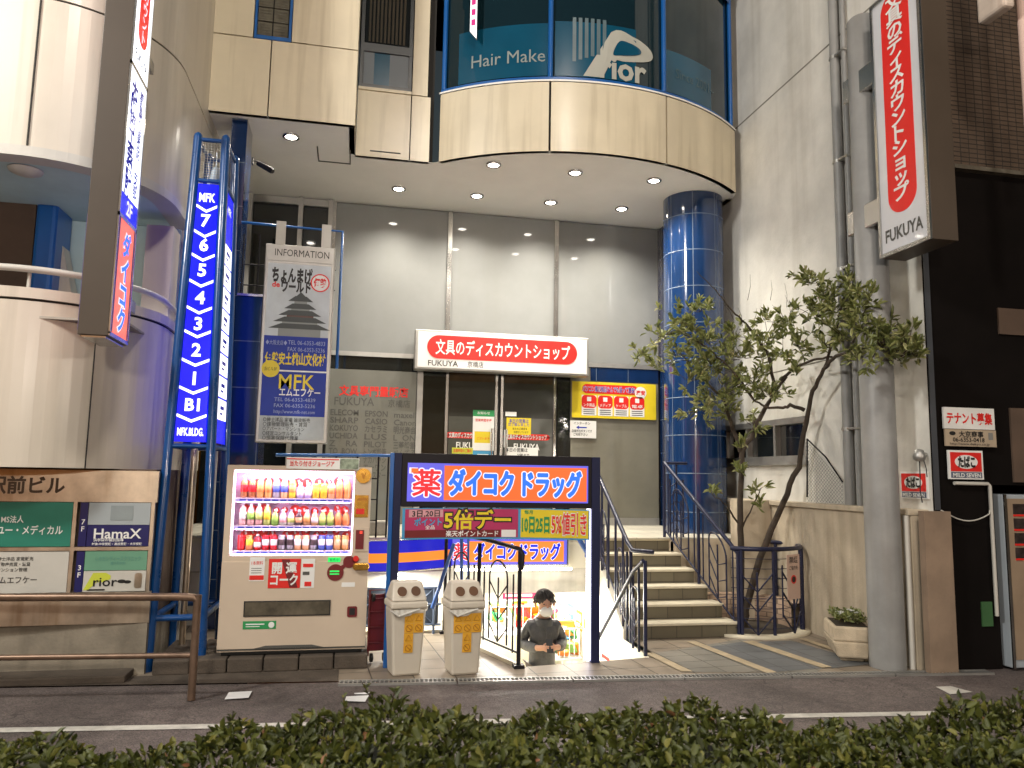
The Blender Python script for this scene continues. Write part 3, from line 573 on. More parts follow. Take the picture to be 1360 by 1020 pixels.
def wallseg(b, p, q, z0, z1, th, mi=0):
    d = Vector((q[0]-p[0], q[1]-p[1], 0)).normalized(); n = Vector((-d.y, d.x, 0))*th; P = [Vector((p[0], p[1], 0)), Vector((q[0], q[1], 0)), Vector((q[0], q[1], 0))+n, Vector((p[0], p[1], 0))+n]
    b.hexa([(v.x, v.y, z0) for v in P], [(v.x, v.y, z1) for v in P], mi)
b = MB(); wallseg(b, (1.60, 7.22), (1.10, 8.85), -1.4, -.003, .1); wallseg(b, (1.09, 8.85), (-1.0, 8.85), -1.4, -.003, -.1); wallseg(b, (1.61, 7.23), (2.95, 7.45), -1.6, -.003, -.1); b.build('wall', M['bright_wall'], bs)
b = MB(); wallseg(b, (1.60, 7.21), (1.10, 8.86), -.002, .035, .05); wallseg(b, (1.10, 8.86), (-1.0, 8.86), -.002, .035, -.05); b.build('coping', M['step_tread'], bs)
MB().tube([(1.25, 9.38, .63), (2.7, 9.38, .63)], .016, 8).build('light_tube', glow('tube_under_sign', 'fff4e0', 14, True), bs)  # bare tube added as fill light for the beam, man and steps
for x in (1.6, 2.4):
    MB().box(x-.3, x+.3, 10.1, 10.16, .56, .6).build('light_tube', G['tube'], bs)
lamp('AREA', 'stairwell_light', (2.0, 10.3, .5), 140, (1, .95, .82), (2.0, 10.0, -2), bs, shape='RECTANGLE', size=1.6, size_y=.8)
lamp('AREA', 'stairwell_light', (2.1, 9.48, .27), 100, (1, .96, .86), (2.0, 8.3, -1.2), bs, shape='RECTANGLE', size=1.5, size_y=.1)
lamp('AREA', 'stairwell_light', (.6, 9.3, .58), 70, (1, .95, .8), (.7, 9.3, -1.2), bs, shape='RECTANGLE', size=1.4, size_y=.06)
# sign of the basement shop and its striped board
def drug_sign(fr, u0, u1, v0, v1, name_parent, K, n=0, outline=True):
    pass
s = thing('shop_sign', 'lit orange shop sign with blue lettering below the landing edge', 'shop sign', (2, 9.45, .8))
frI = Fr((0, 9.46, 0))
MB().fbox(frI, 1.2, 2.68, .66, 1.0, -.06, 0).build('sign_box', M['steel'], s)
MB().fbox(frI, 1.22, 2.66, .68, .985, 0, .006).build('face', G['violet'], s)
MB().fbox(frI, 1.42, 2.62, .71, .96, .006, .009).build('panel', G['inner_orange'], s)
t = MB(); t.btext('ダイコクドラッグ', frI, 2.03, .835, .215, 1.08, 0, .014, .0095); t.btext('ダイコクドラッグ', frI, 2.03, .835, .215, 1.08, 1, .006, .0135)
t.btext('薬', frI, 1.32, .835, .22, .17, 0, .013, .0095); t.btext('薬', frI, 1.32, .835, .22, .17, 2, .004, .0135); t.build('lettering', [G['halo'], G['deep_blue'], G['red']], s)
s = thing('striped_board', 'lit blue board with an orange stripe beside the lower shop sign', 'signboard', (.7, 9.3, .8))
frS = Fr((.30, 9.10, 0), R(20)); n3 = lambda a: -.05*(a*2-1)**2
for z0, z1, m in ((.63, .72, 'stripe_blue'), (.722, .83, 'stripe_orange'), (.832, .97, 'stripe_blue')):
    MB().grid(lambda a, c: frS.pt(.95*a, z0+(z1-z0)*c+.04*a, .05-.25*(1-a)**3), 20, 1).grid(lambda a, c: frS.pt(.95*a, z1+(z0-z1)*c+.04*a, -.25*(1-a)**3), 20, 1).build('stripe', G[m], s)
b = MB()
for z in (.62, .975): b.tube([frS.pt(.95*i/12, z+.04*i/12, .03-.25*(1-i/12)**3) for i in range(13)], .012, 8)
b.build('edge_trim', M['steel'], s)
# posters and goods in the stairwell
def poster(x0, x1, z0, z1, y, m, txt, lab, c='white'):
    fr = Fr((0, y, 0)); o = MB().fbox(fr, x0, x1, z0, z1, 0, .004).build('poster', m, label=lab, cat='poster', group='posters in the stairwell'); p_ = MB(); p_.fbox(fr, x0+.04, x1-.04, z0+(z1-z0)*.5, z1-.03, .005, .007); p_.fbox(fr, x0+.04, x1-.1, z0+.03, z0+(z1-z0)*.35, .005, .007); p_.build('print', M[c], o)
poster(1.35, 1.95, -.10, .12, 11.49, M['red'], '大特価', 'red poster with white blocks on the back wall of the stairwell')
poster(2.25, 2.8, -.05, .15, 11.49, M['magenta'], 'セール', 'magenta poster with white blocks on the back wall of the stairwell')
for i_, (y_, z_, m_, tx, nm_) in enumerate(((9.62, -.28, 'yellow', '安', 'yellow'), (9.98, -.22, 'orange', '特売', 'orange'), (8.9, -.55, 'red', '市', 'red'), (10.4, -.2, 'sky_blue', '本日', 'blue'))):
    fr = Fr((2.983, y_, 0), R(-90)); o = MB().fbox(fr, -.14, .14, z_, z_+.24, 0, .004).build('poster', M[m_], label=f'{nm_} price poster on the right wall of the stairwell', cat='poster', group='posters in the stairwell'); MB().fbox(fr, -.1, .1, z_+.11, z_+.2, .005, .007).fbox(fr, -.1, .04, z_+.04, z_+.08, .005, .007).build('print', M['white' if m_ != 'yellow' else 'red'], o)
poster(2.4, 2.62, -.3, -.08, 11.48, M['yellow'], '得', 'small yellow poster beneath the magenta poster', 'red')
def basket(cx, cy, z, m, lab, rot=0):
    b = MB(); 
    def ring(zz_, sx, sy, r=.008):
        P = []
        for a, c in ((-1, -1), (1, -1), (1, 1), (-1, 1)): P.append((cx+(a*sx*math.cos(rot)-c*sy*math.sin(rot)), cy+(a*sx*math.sin(rot)+c*sy*math.cos(rot)), z+zz_))
        b.tube(P, r, 6, closed=True); return P
    rings = [ring(h, .16+.05*h/.22, .11+.035*h/.22, .012 if h > .2 else .006) for h in (0, .05, .1, .15, .22)]
    for e in range(4):
        for i in range(8):
            q = i/8; lo = Vector(rings[0][e]).lerp(Vector(rings[0][(e+1) % 4]), q); hi = Vector(rings[-1][e]).lerp(Vector(rings[-1][(e+1) % 4]), q); b.tube([lo, hi], .006, 5)
    b.poly(rings[0]); b.build('shopping_basket', m, label=lab, cat='basket', group='plastic shopping baskets in the stairwell')
bpos = [(2.78, 8.75, 'green'), (2.70, 9.15, 'green'), (2.80, 9.55, 'red')]
def wagon(x0, x1, y0, y1, ztop, lab, cols):
    w_ = thing('bargain_wagon', lab, 'display wagon', ((x0+x1)/2, (y0+y1)/2, -1.4), 'bargain wagons')
    b = MB()
    for x in (x0, x1):
        for y in (y0, y1): b.tube([(x, y, -1.4), (x, y, ztop+.12)], .012, 6)
    for z in (ztop-.25, ztop+.12): b.tube([(x0, y0, z), (x1, y0, z), (x1, y1, z), (x0, y1, z)], .01, 6, closed=True)
    for i in range(10): x = x0+(x1-x0)*i/9; b.tube([(x, y0, ztop-.25), (x, y0, ztop+.12)], .005, 5)
    b.build('frame', M['white'], w_); MB().box(x0, x1, y0, y1, ztop-.27, ztop-.25).build('tray', M['white'], w_)
    nrm = ['red', 'green', 'yellow', 'orange', 'white', 'sky_blue', 'magenta', 'light_green']
    for i in range(26):
        x = random.uniform(x0+.06, x1-.06); y = random.uniform(y0+.06, y1-.06); z = ztop-.2+.011*i; c_ = random.choice(nrm); sx = random.uniform(.07, .13); a = random.uniform(0, 3)
        fr = Fr((x, y, z), a, (random.uniform(-.5, .5), random.uniform(-1, .2), .7)); fr.N = fr.R.cross(fr.U).normalized()
        o = MB().rrect(fr, -sx, sx, -sx*.8, sx*.8, .02, -.02, .02).build('packet', M[c_], bevel=.008, label=f'{c_.replace("_", " ")} plastic packet heaped on the bargain wagon', cat='packet', group=f'{c_.replace("_", " ")} packets heaped on the {cols} wagon')
        if True: o['label'] = f'{c_.replace("_", " ")} shop packet heaped in the {cols} bargain wagon'
wagon(2.35, 2.92, 9.55, 10.1, -.24, 'white wire bargain wagon behind the climbing man, heaped with packets', 'nearer')
wagon(1.9, 2.9, 10.5, 11.0, -.12, 'white wire bargain wagon by the stairwell back wall', 'farther')
for i, (z, m, lab) in enumerate(((-1.0, 'green', 'lowest green basket of the stack by the handrail'), (-.84, 'green', 'middle green basket of the stack by the handrail'), (-.68, 'light_green', 'topmost light green basket of the stack by the handrail'))): basket(2.72, 8.98, z-.25, M[m], lab, .2)
# =================================================================== RAILINGS
def leaf_deco(b, P, r=.009):                         # arch and chevron ornament inside a rail bay; P(u, z) gives a point
    b.tube([P(.28, .12)]+[P(.28, z) for z in (.4, .7)]+[P(.5+.22*math.cos(R(a)), .72+.16*math.sin(R(a))) for a in range(180, -1, -20)]+[P(.72, .7), P(.72, .12)], r, 6)
    for z in (.12, .32, .52): b.tube([P(.28, z+.15), P(.5, z), P(.72, z+.15)], r*.8, 6)
    b.tube([P(.5, .12), P(.5, .72)], r, 6)
# left railing of the stairwell opening
lr = thing('stairwell_railing', 'black ornamental railing left of the stairwell opening', 'railing', (1.57, 7.2, 0))
A = Vector((1.57, 7.20, .03)); B = Vector((1.07, 8.84, .03)); Pn = lambda t, z: A.lerp(B, t)+Vector((0, 0, z))
b = MB(); b.tube([Pn(-.02, .86), Pn(-.03, 1.0), Pn(0, 1.045), Pn(.3, 1.07), Pn(1, 1.1)], .022, 8); b.build('handrail', M['black_metal'], lr)
for t_ in (0, .5, 1):
    b = MB(); b.tube([Pn(t_, -.02), Pn(t_, 1.03)], .02, 8); b.fbox(Fr(Pn(t_, -.03)), -.05, .05, 0, .03, -.05, .05); b.build('post', M['black_metal'], lr)
b = MB()
for t0, t1 in ((.0, .5), (.5, 1)):
    leaf_deco(b, lambda u, z: Pn(t0+(t1-t0)*u, z*1.02))
    for u in (.14, .86): b.tube([Pn(t0+(t1-t0)*u, .08), Pn(t0+(t1-t0)*u, .8)], .009, 6)
    b.tube([Pn(t0, .1), Pn(t1, .1)], .01, 6); 
b.build('ornament', M['black_metal'], lr)
br = thing('back_railing', 'low grey blue railing with crossed braces behind the bins', 'railing', (.4, 8.84, 0))
b = MB()
for z in (.1, .32, .5): b.tube([(1.03, 8.83, z), (-.9, 8.83, z)], .014, 6)
for x in (.95, .55, .1, -.35, -.8): b.tube([(x, 8.83, 0), (x, 8.83, .5)], .016, 6)
for x in (.95, .55, .1, -.35): b.tube([(x, 8.83, .1), (x-.42, 8.83, .5)], .006, 5); b.tube([(x-.42, 8.83, .1), (x, 8.83, .5)], .006, 5)
MB().box(-.85, 1.0, 8.845, 8.852, .09, .5).build('screen', mat('screen', (.06, .08, .12), .5, var=.2), br)
b.build('frame', mat('grey_blue', (.12, .16, .25), .4), br)
# right railing between stairwell and stairs
rr = thing('stair_railing', 'dark blue ornamental railing between stairwell and staircase', 'railing', (2.9, 7.5, 0))
b = MB(); rail = [at_y(862, 738, 7.95), Vector((3.0, 7.95, .98)), Vector((3.0, 8.15, 1.02)), Vector((3.0, 9.4, 1.92)), Vector((3.0, 9.6, 1.95))]
rail = [Vector((3.16, 7.85, .98)), Vector((3.0, 8.05, .98)), Vector((3.0, 8.2, 1.05)), Vector((3.0, 9.45, 1.93))]
b.tube(rail, .024, 8); b.tube([Vector((2.91, 7.5, .93)), Vector((2.9, 7.75, .80)), Vector((2.9, 8.7, .05)), Vector((2.9, 9.2, -.35))], .02, 8); b.build('handrail', M['rail_navy'], rr)
b = MB(); 
for y, z0, z1 in ((7.5, 0, .93), (7.68, 0, .84), (8.1, 0, 1.0), (8.35, .05, 1.12), (8.6, .2, 1.3), (8.85, .4, 1.5), (9.1, .6, 1.68), (9.4, .8, 1.9), (7.85, 0, .75), (8.22, 0, .95)): b.tube([(3.0 if y > 8 else 2.93, y, z0), (3.0 if y > 8 else 2.93, y, z1)], .014 if y not in (7.5, 8.1) else .02, 6)
leaf_deco(b, lambda u, z: Vector((2.93, 7.5+.6*u, .0+z*.72))); leaf_deco(b, lambda u, z: Vector((3.0, 8.15+.55*u, .25*u+z*.95))); leaf_deco(b, lambda u, z: Vector((3.0, 8.75+.55*u, .35+.4*u+z*.9)))
b.tube([(3.0, 8.1, .1), (3.0, 9.45, 1.05)], .01, 6); b.build('baluster_panel', M['rail_navy'], rr)
# rail along the right side of the staircase
sr = thing('stair_railing', 'dark blue railing with chevron ornament beside the tiled column', 'railing', (4.35, 8.3, 0))
T0 = Vector((4.34, 8.25, 0)); T1 = Vector((4.02, 9.6, .98)); Pk = lambda t, z: T0.lerp(T1, t)+Vector((0, 0, z))
b = MB(); b.tube([Pk(0, .93), Pk(1.0, .99)], .024, 8); b.tube([Pk(1.0, .985), Pk(1.0, .985)+Vector((.32, 0, .0))], .02, 8); b.build('handrail', M['rail_navy'], sr)
for t_ in (0, .5, 1):
    MB().tube([Pk(t_, 0), Pk(t_, .95)], .02, 8).build('post', M['rail_navy'], sr)
b = MB(); b.tube([Pk(0, .12), Pk(1, .12)], .012, 6)
for t0, t1 in ((.0, .5), (.5, 1.)):
    leaf_deco(b, lambda u, z: Pk(t0+(t1-t0)*u, .02+z*.95), .01)
    for u in (.12, .28, .5, .72, .88): b.tube([Pk(t0+(t1-t0)*u, .12), Pk(t0+(t1-t0)*u, .9 if u in (.12, .88) else .75)], .009, 6)
E2 = T1+Vector((.0, .02, 0))
for i in range(4):
    x = E2.x+.09*i; b.tube([(x, E2.y, 1.0), (x, E2.y, 1.75 if i % 2 else 1.95)], .013, 6)
for i in range(6): b.tube([(E2.x+.09, E2.y, 1.05+.12*i), (E2.x+.18, E2.y, 1.11+.12*i), (E2.x+.27, E2.y, 1.05+.12*i)], .008, 5)
b.build('baluster_panel', M['rail_navy'], sr)
# curved fence round the tree pit
RC = Vector((4.70, 8.80, 0)); RR = .66
def ringpt(a, z, r=RR): return Vector((RC.x+r*math.cos(R(a)), RC.y+r*math.sin(R(a)), z))
cf = thing('tree_fence', 'curved dark blue fence round the tree pit', 'fence', (4.78, 8.2, 0))
angs = list(range(-130, 31, 8))
b = MB(); b.tube([ringpt(a, .98) for a in angs], .026, 8); b.build('handrail', M['rail_navy'], cf)
for a in (-120, -88, -34, 0, 25): MB().tube([ringpt(a, 0), ringpt(a, .98)], .03 if a == -34 else .02, 8).build('post', M['rail_navy'], cf)
b = MB()
for k in range(8): b.tube([ringpt(a, .1+.11*k) for a in angs], .004, 5)
for c0 in (-61, -105):
    b.tube([ringpt(c0, .03), ringpt(c0, .72)], .012, 6)
    for z in (.03, .28, .5): b.tube([ringpt(c0-17, z+.22), ringpt(c0, z), ringpt(c0+17, z+.22)], .011, 6)
    for e in (-17, 17): b.tube([ringpt(c0+e, .22), ringpt(c0+e, .8)], .009, 6)
b.build('ornament', M['rail_navy'], cf)
pp = ringpt(-66, .66, RR+.035); frP = Fr(pp, R(-66+90)); sheet('poster', frP, -.12, .12, -.24, .26, M['pinkish'], 'faded pink notice tied to the curved blue fence', 'poster', [('禁煙', .5, .88, .08, .16, 0), ('ご協力を', .5, .7, .05, .16, 0)], n0=.0, extra=lambda t, a, b_, c, d, n: (t.disc(frP, 0, -.02, .05, .05, n, n+.001, 1), t.disc(frP, 0, -.02, .034, .034, n+.001, n+.002, 0)))
b = MB(); b.lathe(RC, [(RR+.09, 0), (RR+.09, .03), (RR-.06, .03), (RR-.06, -.3)], 40, 0, -180, 60); 
tp = b.build('tree_pit', M['step_tread'], label='round tree pit with pale kerb beside the low wall', cat='tree pit')
MB().lathe(RC, [(RR-.062, -.3), (RR-.062, .026)], 40, 0, -180, 180).lathe(RC, [(RR-.12, .0), (RR-.12, .30), (RR-.02, .32)], 30, 0, -30, 140).build('brick_lining', M['pit_brick'], tp)
MB().lathe(RC, [(.001, -.0), (RR-.06, .005)], 32).build('soil', M['soil'], tp)
# landing rail behind the machine
lb = thing('landing_railing', 'thin black landing railing with blue top bar behind the drinks machine', 'railing', (0, 9.5, 1))
zt = at_y(460, 605, 9.52).z
MB().tube([(-.9, 9.52, zt-.01), (.45, 9.52, zt+.01)], .02, 8).build('top_bar', M['blue_paint'], lb)
b = MB()
for x in (.42, .3, .05, -.2, -.45, -.7): b.tube([(x, 9.52, 1.0), (x, 9.52, zt)], .012, 6)
for z in (1.2, 1.45, 1.7): b.tube([(-.9, 9.52, z), (.3, 9.52, z)], .008, 6)
b.build('bars', M['black_metal'], lb)
MB().box(-.35, .45, 9.8, 9.95, 1.0, 1.18).build('bench', M['concrete'], bevel=.02, label='low pale stone bench on the landing behind the railing', cat='bench')
# =================================================================== GATE SIGN
gs = thing('sign_gate', 'dark blue post frame with lit orange drugstore sign across its top', 'sign gate', (1.4, 7.15, 0))
GA = R(-2); frD = Fr((2.37, 7.30, 0), GA)
Wg = 1.96
MB().fbox(frD, -.075, .01, 0, 1.955, -.06, .03).build('post', M['navy'], gs, bevel=.004)
MB().fbox(frD, -Wg-.03, -Wg+.04, 0, 1.955, -.09, .03).fbox(frD, -Wg-.07, -Wg-.031, 0, 1.955, -.09, .025, 1).build('post', [M['navy'], M['blue_paint']], gs, bevel=.004)
MB().fbox(frD, -Wg+.042, -.077, 1.455, 1.955, -.05, .028).build('header', M['black_metal'], gs, bevel=.004)
MB().fbox(frD, -.115, -.08, .02, 1.45, -.02, .01).build('light_strip', glow('strip_light', 'e4e0ff', 5, True), gs)
MB().fbox(frD, -1.865, -.115, 1.505, 1.865, .028, .036).build('sign_face', G['violet'], gs)
MB().fbox(frD, -1.52, -.13, 1.52, 1.845, .036, .039).build('sign_panel', G['orange'], gs)
t = MB()
for s_, uc, wd in (('ダイコク', -1.165, .64), ('ドラッグ', -.475, .60)):
    t.btext(s_, frD, uc, 1.685, .262, wd-.03, 0, .021, .0405); t.btext(s_, frD, uc, 1.685, .262, wd-.03, 1, .011, .0455)
t.btext('薬', frD, -1.685, 1.68, .27, .26, 0, .017, .0405); t.btext('薬', frD, -1.685, 1.68, .27, .26, 2, .0055, .0455)
t.fbox(Fr(frD.pt(-1.82, 1.79, 0), GA), -.03, .05, -.025, .03, .041, .044, 0); t.fbox(Fr(frD.pt(-1.81, 1.79, 0), GA), -.022, .045, -.018, .024, .046, .048, 3)
t.build('lettering', [G['halo'], G['kana_blue'], G['red'], G['deep_orange']], gs)
# braces behind the gate
b = MB()
for (x, y) in ((.62, 7.6), (.5, 8.0)): pass
mbr = mat('brace_blue', (.05, .13, .42), .35)
for p_, q_, rb_ in (((603, 722, 8.6), (574, 808, 8.6), .022), ((613, 700, 9.0), (613, 770, 9.0), .02), ((622, 700, 9.0), (622, 770, 9.0), .014), ((769, 716, 8.9), (790, 752, 8.9), .03), ((778, 716, 9.0), (778, 740, 9.0), .015)):
    MB().tube([at_y(*p_), at_y(*q_)], rb_, 6).build('brace', mbr, gs)
# banner
bn = thing('sale_banner', 'printed sale banner half magenta half yellow hung under the lit sign', 'banner', frD.pt(-1, 1.3))
def bnp(u, v, n): return frD.pt(u, v+.012*math.sin((u+1.9)*1.7), .02+n+.006*math.sin(u*9))
def brect(b, u0, u1, v0, v1, n, mi): b.grid(lambda a, c: bnp(u0+(u1-u0)*a, v0+(v1-v0)*c, n), max(2, int((u1-u0)*12)), 1, mi)
c = MB(); brect(c, -1.90, -.09, 1.15, 1.44, 0, 0); c.grid(lambda a, d: bnp(-.09-1.81*a, 1.15+.29*d, -.003), 24, 1, 0); c.build('cloth', [M['sky_blue']], bn)
p = MB(); brect(p, -1.875, -.80, 1.165, 1.43, .002, 0); brect(p, -1.875, -.97, 1.165, 1.235, .003, 1); brect(p, -1.84, -1.52, 1.355, 1.425, .003, 2); brect(p, -.775, -.105, 1.165, 1.43, .002, 3); brect(p, -.96, -.82, 1.168, 1.235, .003, 4)
p.build('print', [M['magenta'], M['dark_red'], mat('pink', (.6, .3, .33), .5), M['yellow'], M['white']], bn)
t = MB()
def bt(s_, u, v, h, w_, mi, bold, n): t.text(s_, None, u, v, h, w=w_, mi=mi, bold=bold, warp=lambda a, c, q: bnp(a, c, n))
bt('3日,20日', -1.68, 1.39, .07, .26, 0, .02, .005); bt('ポイント', -1.66, 1.31, .075, .26, 5, .03, .005); bt('全品', -1.64, 1.26, .04, .09, 1, .01, .005)
bt('5倍デー', -1.19, 1.33, .2, .66, 0, .08, .005); bt('5倍デー', -1.19, 1.33, .19, .64, 2, .025, .008)
bt('楽天ポイントカード', -1.24, 1.20, .06, .5, 1, .02, .005)
bt('毎月', -.70, 1.405, .04, .08, 3, .02, .005); bt('10日25日', -.63, 1.29, .17, .27, 3, .04, .005); 
bt('5%値引き', -.30, 1.30, .23, .36, 1, .05, .004); bt('5%値引き', -.30, 1.30, .225, .35, 4, .015, .007)
t.build('lettering', [M['black'], M['white'], M['yellow'], M['green'], M['red'], M['sky_blue']], bn)
# =================================================================== SIGNS ON THE SHOP FRONT
ss = thing('shop_sign', 'white shop sign with red oval above the glass doors', 'shop sign', (2.2, 11.6, 3.6))
frF = Fr((0, 11.6, 0))
MB().fbox(frF, .85, 3.6, 3.35, 3.96, -.25, 0).build('sign_box', M['dull_steel'], ss, bevel=.01)
MB().fbox(frF, .89, 3.56, 3.38, 3.93, 0, .012).build('face', mat('sign_face', (.74, .73, .72), .3, var=.03), ss)
t = MB(); t.rrect(frF, 1.03, 3.40, 3.52, 3.88, .18, .012, .018, 0); t.text('文具のディスカウントショップ', frF, 2.22, 3.70, .25, w=2.12, mi=1, n=.022, bold=.012); t.text('FUKUYA', frF, 1.28, 3.45, .12, w=.46, mi=2, n=.016, bold=.01); t.text('京橋店', frF, 1.78, 3.45, .1, w=.25, mi=2, n=.016)
t.build('lettering', [M['red'], M['white'], M['black']], ss)
yb = thing('yellow_banner', 'yellow sheet banner with four red product boxes beside the doors', 'banner', (4.1, 11.9, 3))
frY = Fr((0, 11.96, 0)); a_ = at_y(762, 506, 11.96); c_ = at_y(871, 556, 11.96); y0_, y1_ = 2.72, 3.31
MB().fbox(frY, 3.43, 4.87, y0_, y1_, 0, .006).build('sheet', M['yellow'], yb)
t = MB(); t.rrect(frY, 3.6, 4.55, 3.12, 3.27, .07, .007, .009, 0); t.text('パソコン周辺用品なんでも揃って激安!', frY, 4.05, 3.195, .1, w=.9, mi=1, n=.013, bold=.05); t.text('パソコン周辺用品なんでも揃って激安!', frY, 4.05, 3.195, .1, w=.9, mi=2, n=.016, bold=.01)
t.disc(frY, 4.6, 3.16, .1, .1, .009, .011, 1); t.text('激安', frY, 4.6, 3.16, .08, mi=0, n=.014, bold=.03)
for k, s_ in enumerate(('プリンタ用品', '録画メディア', '各種ケーブル', '電卓')):
    u = 3.59+.275*k; t.fbox(frY, u, u+.25, 2.76, 3.09, .007, .009, 1); t.rrect(frY, u, u+.25, 2.88, 3.09, .06, .009, .011, 0); t.text(s_[-4:], frY, u+.125, 2.93, .06, w=.19, mi=1, n=.014, bold=.01); t.fbox(frY, u+.09, u+.16, 2.99, 3.06, .011, .013, 1)
    for j in range(3): t.fbox(frY, u+.03, u+.22, 2.78+.032*j, 2.792+.032*j, .009, .0105, 3)
t.build('print', [M['red'], M['white'], M['blue_ink'], M['black']], yb)
sheet('notice_board', frY, 3.40, 3.84, 2.39, 2.67, M['white'], 'white notice with blue arrow below the yellow banner', 'notice', [('インターホン', .45, .85, .05, .28, 0), ('店員呼出ボタンです', .45, .4, .05, .34, 0), ('ご利用下さい', .4, .2, .05, .24, 0)], n0=.0, extra=lambda t, a, b_, c, d, n: t.prism(frY, [(a+.1, d-.11), (a+.15, d-.08), (a+.15, d-.1), (a+.28, d-.1), (a+.28, d-.12), (a+.15, d-.12), (a+.15, d-.14)], n, n+.002, 2))
# information board
ib = thing('information_board', 'tall steel framed information board with blue adverts by the left entrance', 'information board', (-.7, 9.1, 2.1))
frB = Fr((0, 9.2, 0)); bx0, bx1, bz0, bz1 = -1.11, -.31, 2.09, 4.43
MB().fbox(frB, bx0, bx1, bz0, bz1, -.1, 0).build('frame', M['dull_steel'], ib, bevel=.012)
MB().fbox(frB, bx0+.02, bx1-.02, bz1-.2, bz1-.01, 0, .008).build('header', M['dull_steel'], ib); MB().text('INFORMATION', frB, (bx0+bx1)/2+.02, bz1-.1, .12, w=.62, n=.012).build('header_lettering', M['black'], ib)
fx0, fx1 = bx0+.04, bx1-.04; zb = lambda py: at_y(390, py, 9.2).z
gl = lambda n_, c_, s_=.3: glow(n_, c_, s_)
b = MB(); b.fbox(frB, fx0, fx1, bz0+.04, zb(553), 0, .006, 0); b.fbox(frB, fx0, fx1, zb(553), zb(447), 0, .006, 1); b.fbox(frB, fx0, fx1, zb(447), zb(351), 0, .006, 2)
b.build('advert_sheet', [mat('ad_pale', (.42, .46, .47), .45, spec=.3), mat('ad_blue', (.012, .035, .30), .45, spec=.3), mat('ad_sky', (.55, .60, .63), .45, spec=.3)], ib)
t = MB(); cxb = (fx0+fx1)/2
t.text('ちょんまげ', frB, cxb-.08, zb(366), .19, w=.46, mi=0, bold=.05, n=.01); t.text('ワールド', frB, cxb-.03, zb(381), .15, w=.34, mi=0, bold=.05, n=.01); t.disc(frB, fx1-.12, zb(374), .11, .11, .006, .009, 1); t.disc(frB, fx1-.12, zb(374), .095, .095, .009, .011, 5); t.text('伊勢', frB, fx1-.12, zb(374), .11, w=.15, mi=1, bold=.05, n=.014)
t.text('de', frB, fx0+.1, zb(379), .09, mi=1, n=.01, bold=.03)
cz = zb(447)                                         # plain stacked-roof keep
for k, (hw, h0, h1) in enumerate(((.30, 0, .12), (.25, .12, .2), (.19, .2, .28), (.13, .28, .36), (.09, .36, .45))):
    t.fbox(frB, cxb+.03-hw*.8, cxb+.03+hw*.8, cz+h0, cz+h1, .006, .009+.0012*k, 7 if k != 2 else 8)
    t.prism(frB, [(cxb+.03-hw-.05, cz+h1-.03), (cxb+.03+hw+.05, cz+h1-.03), (cxb+.03+hw*.7, cz+h1+.03), (cxb+.03-hw*.7, cz+h1+.03)], .006, .0125+.0012*k, 6)
t.prism(frB, [(cxb-.03, cz+.47), (cxb+.09, cz+.47), (cxb+.03, cz+.53)], .006, .02, 6)
t.text('◆大阪支店◆', frB, fx0+.14, zb(456), .06, w=.24, mi=3, n=.01); t.text('TEL 06-6353-4833', frB, fx1-.24, zb(455), .07, w=.42, mi=3, n=.01); t.text('FAX 06-6353-5236', frB, fx1-.24, zb(464), .07, w=.42, mi=3, n=.01)
t.text('伊勢安土桃山文化村', frB, cxb, zb(477), .15, w=.68, mi=2, bold=.03, n=.01); t.fbox(frB, fx0, fx1, zb(494), zb(492), .006, .009, 5); t.disc(frB, fx0+.09, zb(491), .1, .1, .006, .011, 2); t.text('当ビル5F', frB, fx0+.09, zb(491), .05, w=.14, mi=0, n=.014)
t.text('MFK', frB, cxb+.03, zb(507), .24, w=.40, mi=2, n=.01, bold=.01); t.text('エムエフケー', frB, cxb+.07, zb(521), .11, w=.46, mi=5, n=.01, bold=.02)
for s_, y_ in (('TEL 06-6353-4839', 531), ('FAX 06-6353-5236', 539), ('http://www.mfk-net.com', 547)): t.text(s_, frB, cxb+.02, zb(y_), .06, w=.46, mi=3, n=.01)
for j, s_ in enumerate(('○紳士洋品 家電 雑貨販売', '○建物管理販売・賃貸', '○アパート・マンション', '○経営コンサルタント', '○損害保険代理業')): t.text(s_, frB, fx0+.04, zb(558+6*j), .055, w=.52-.03*j, al='L', mi=0, n=.01)
t.build('lettering', [M['black'], M['red'], M['yellow'], mat('ink_pale', (.3, .36, .6), .5, var=0), M['grey'], M['white'], mat('roof_ink', (.05, .06, .06), .5, var=0), mat('keep_ink', (.24, .26, .25), .5, var=0), mat('keep_red', (.12, .06, .05), .5, var=0)], ib)
hb = thing('hanger_rail', 'blue tube rail with white straps holding the information board', 'rail', (-.8, 9.33, 4.4))
MB().tube([(-1.42, 9.36, zb(295)), (-.24, 9.36, zb(297)), (-.24, 9.36, 3.0)], .018, 8).build('rail', M['blue_paint'], hb)
for x in (-.96, -.43): MB().box(x-.055, x+.055, 9.31, 9.335, bz1-.05, zb(291)).build('strap', M['off_white'], hb)
b = MB()
for x in (-1.38, -1.2): b.tube([(x, 9.36, 3.85), (x, 9.36, zb(310))], .009, 6)
for z in (3.95, 4.2): b.tube([(-1.38, 9.36, z), (-.3, 9.36, z)], .008, 6)
b.build('bars', M['black_metal'], hb)
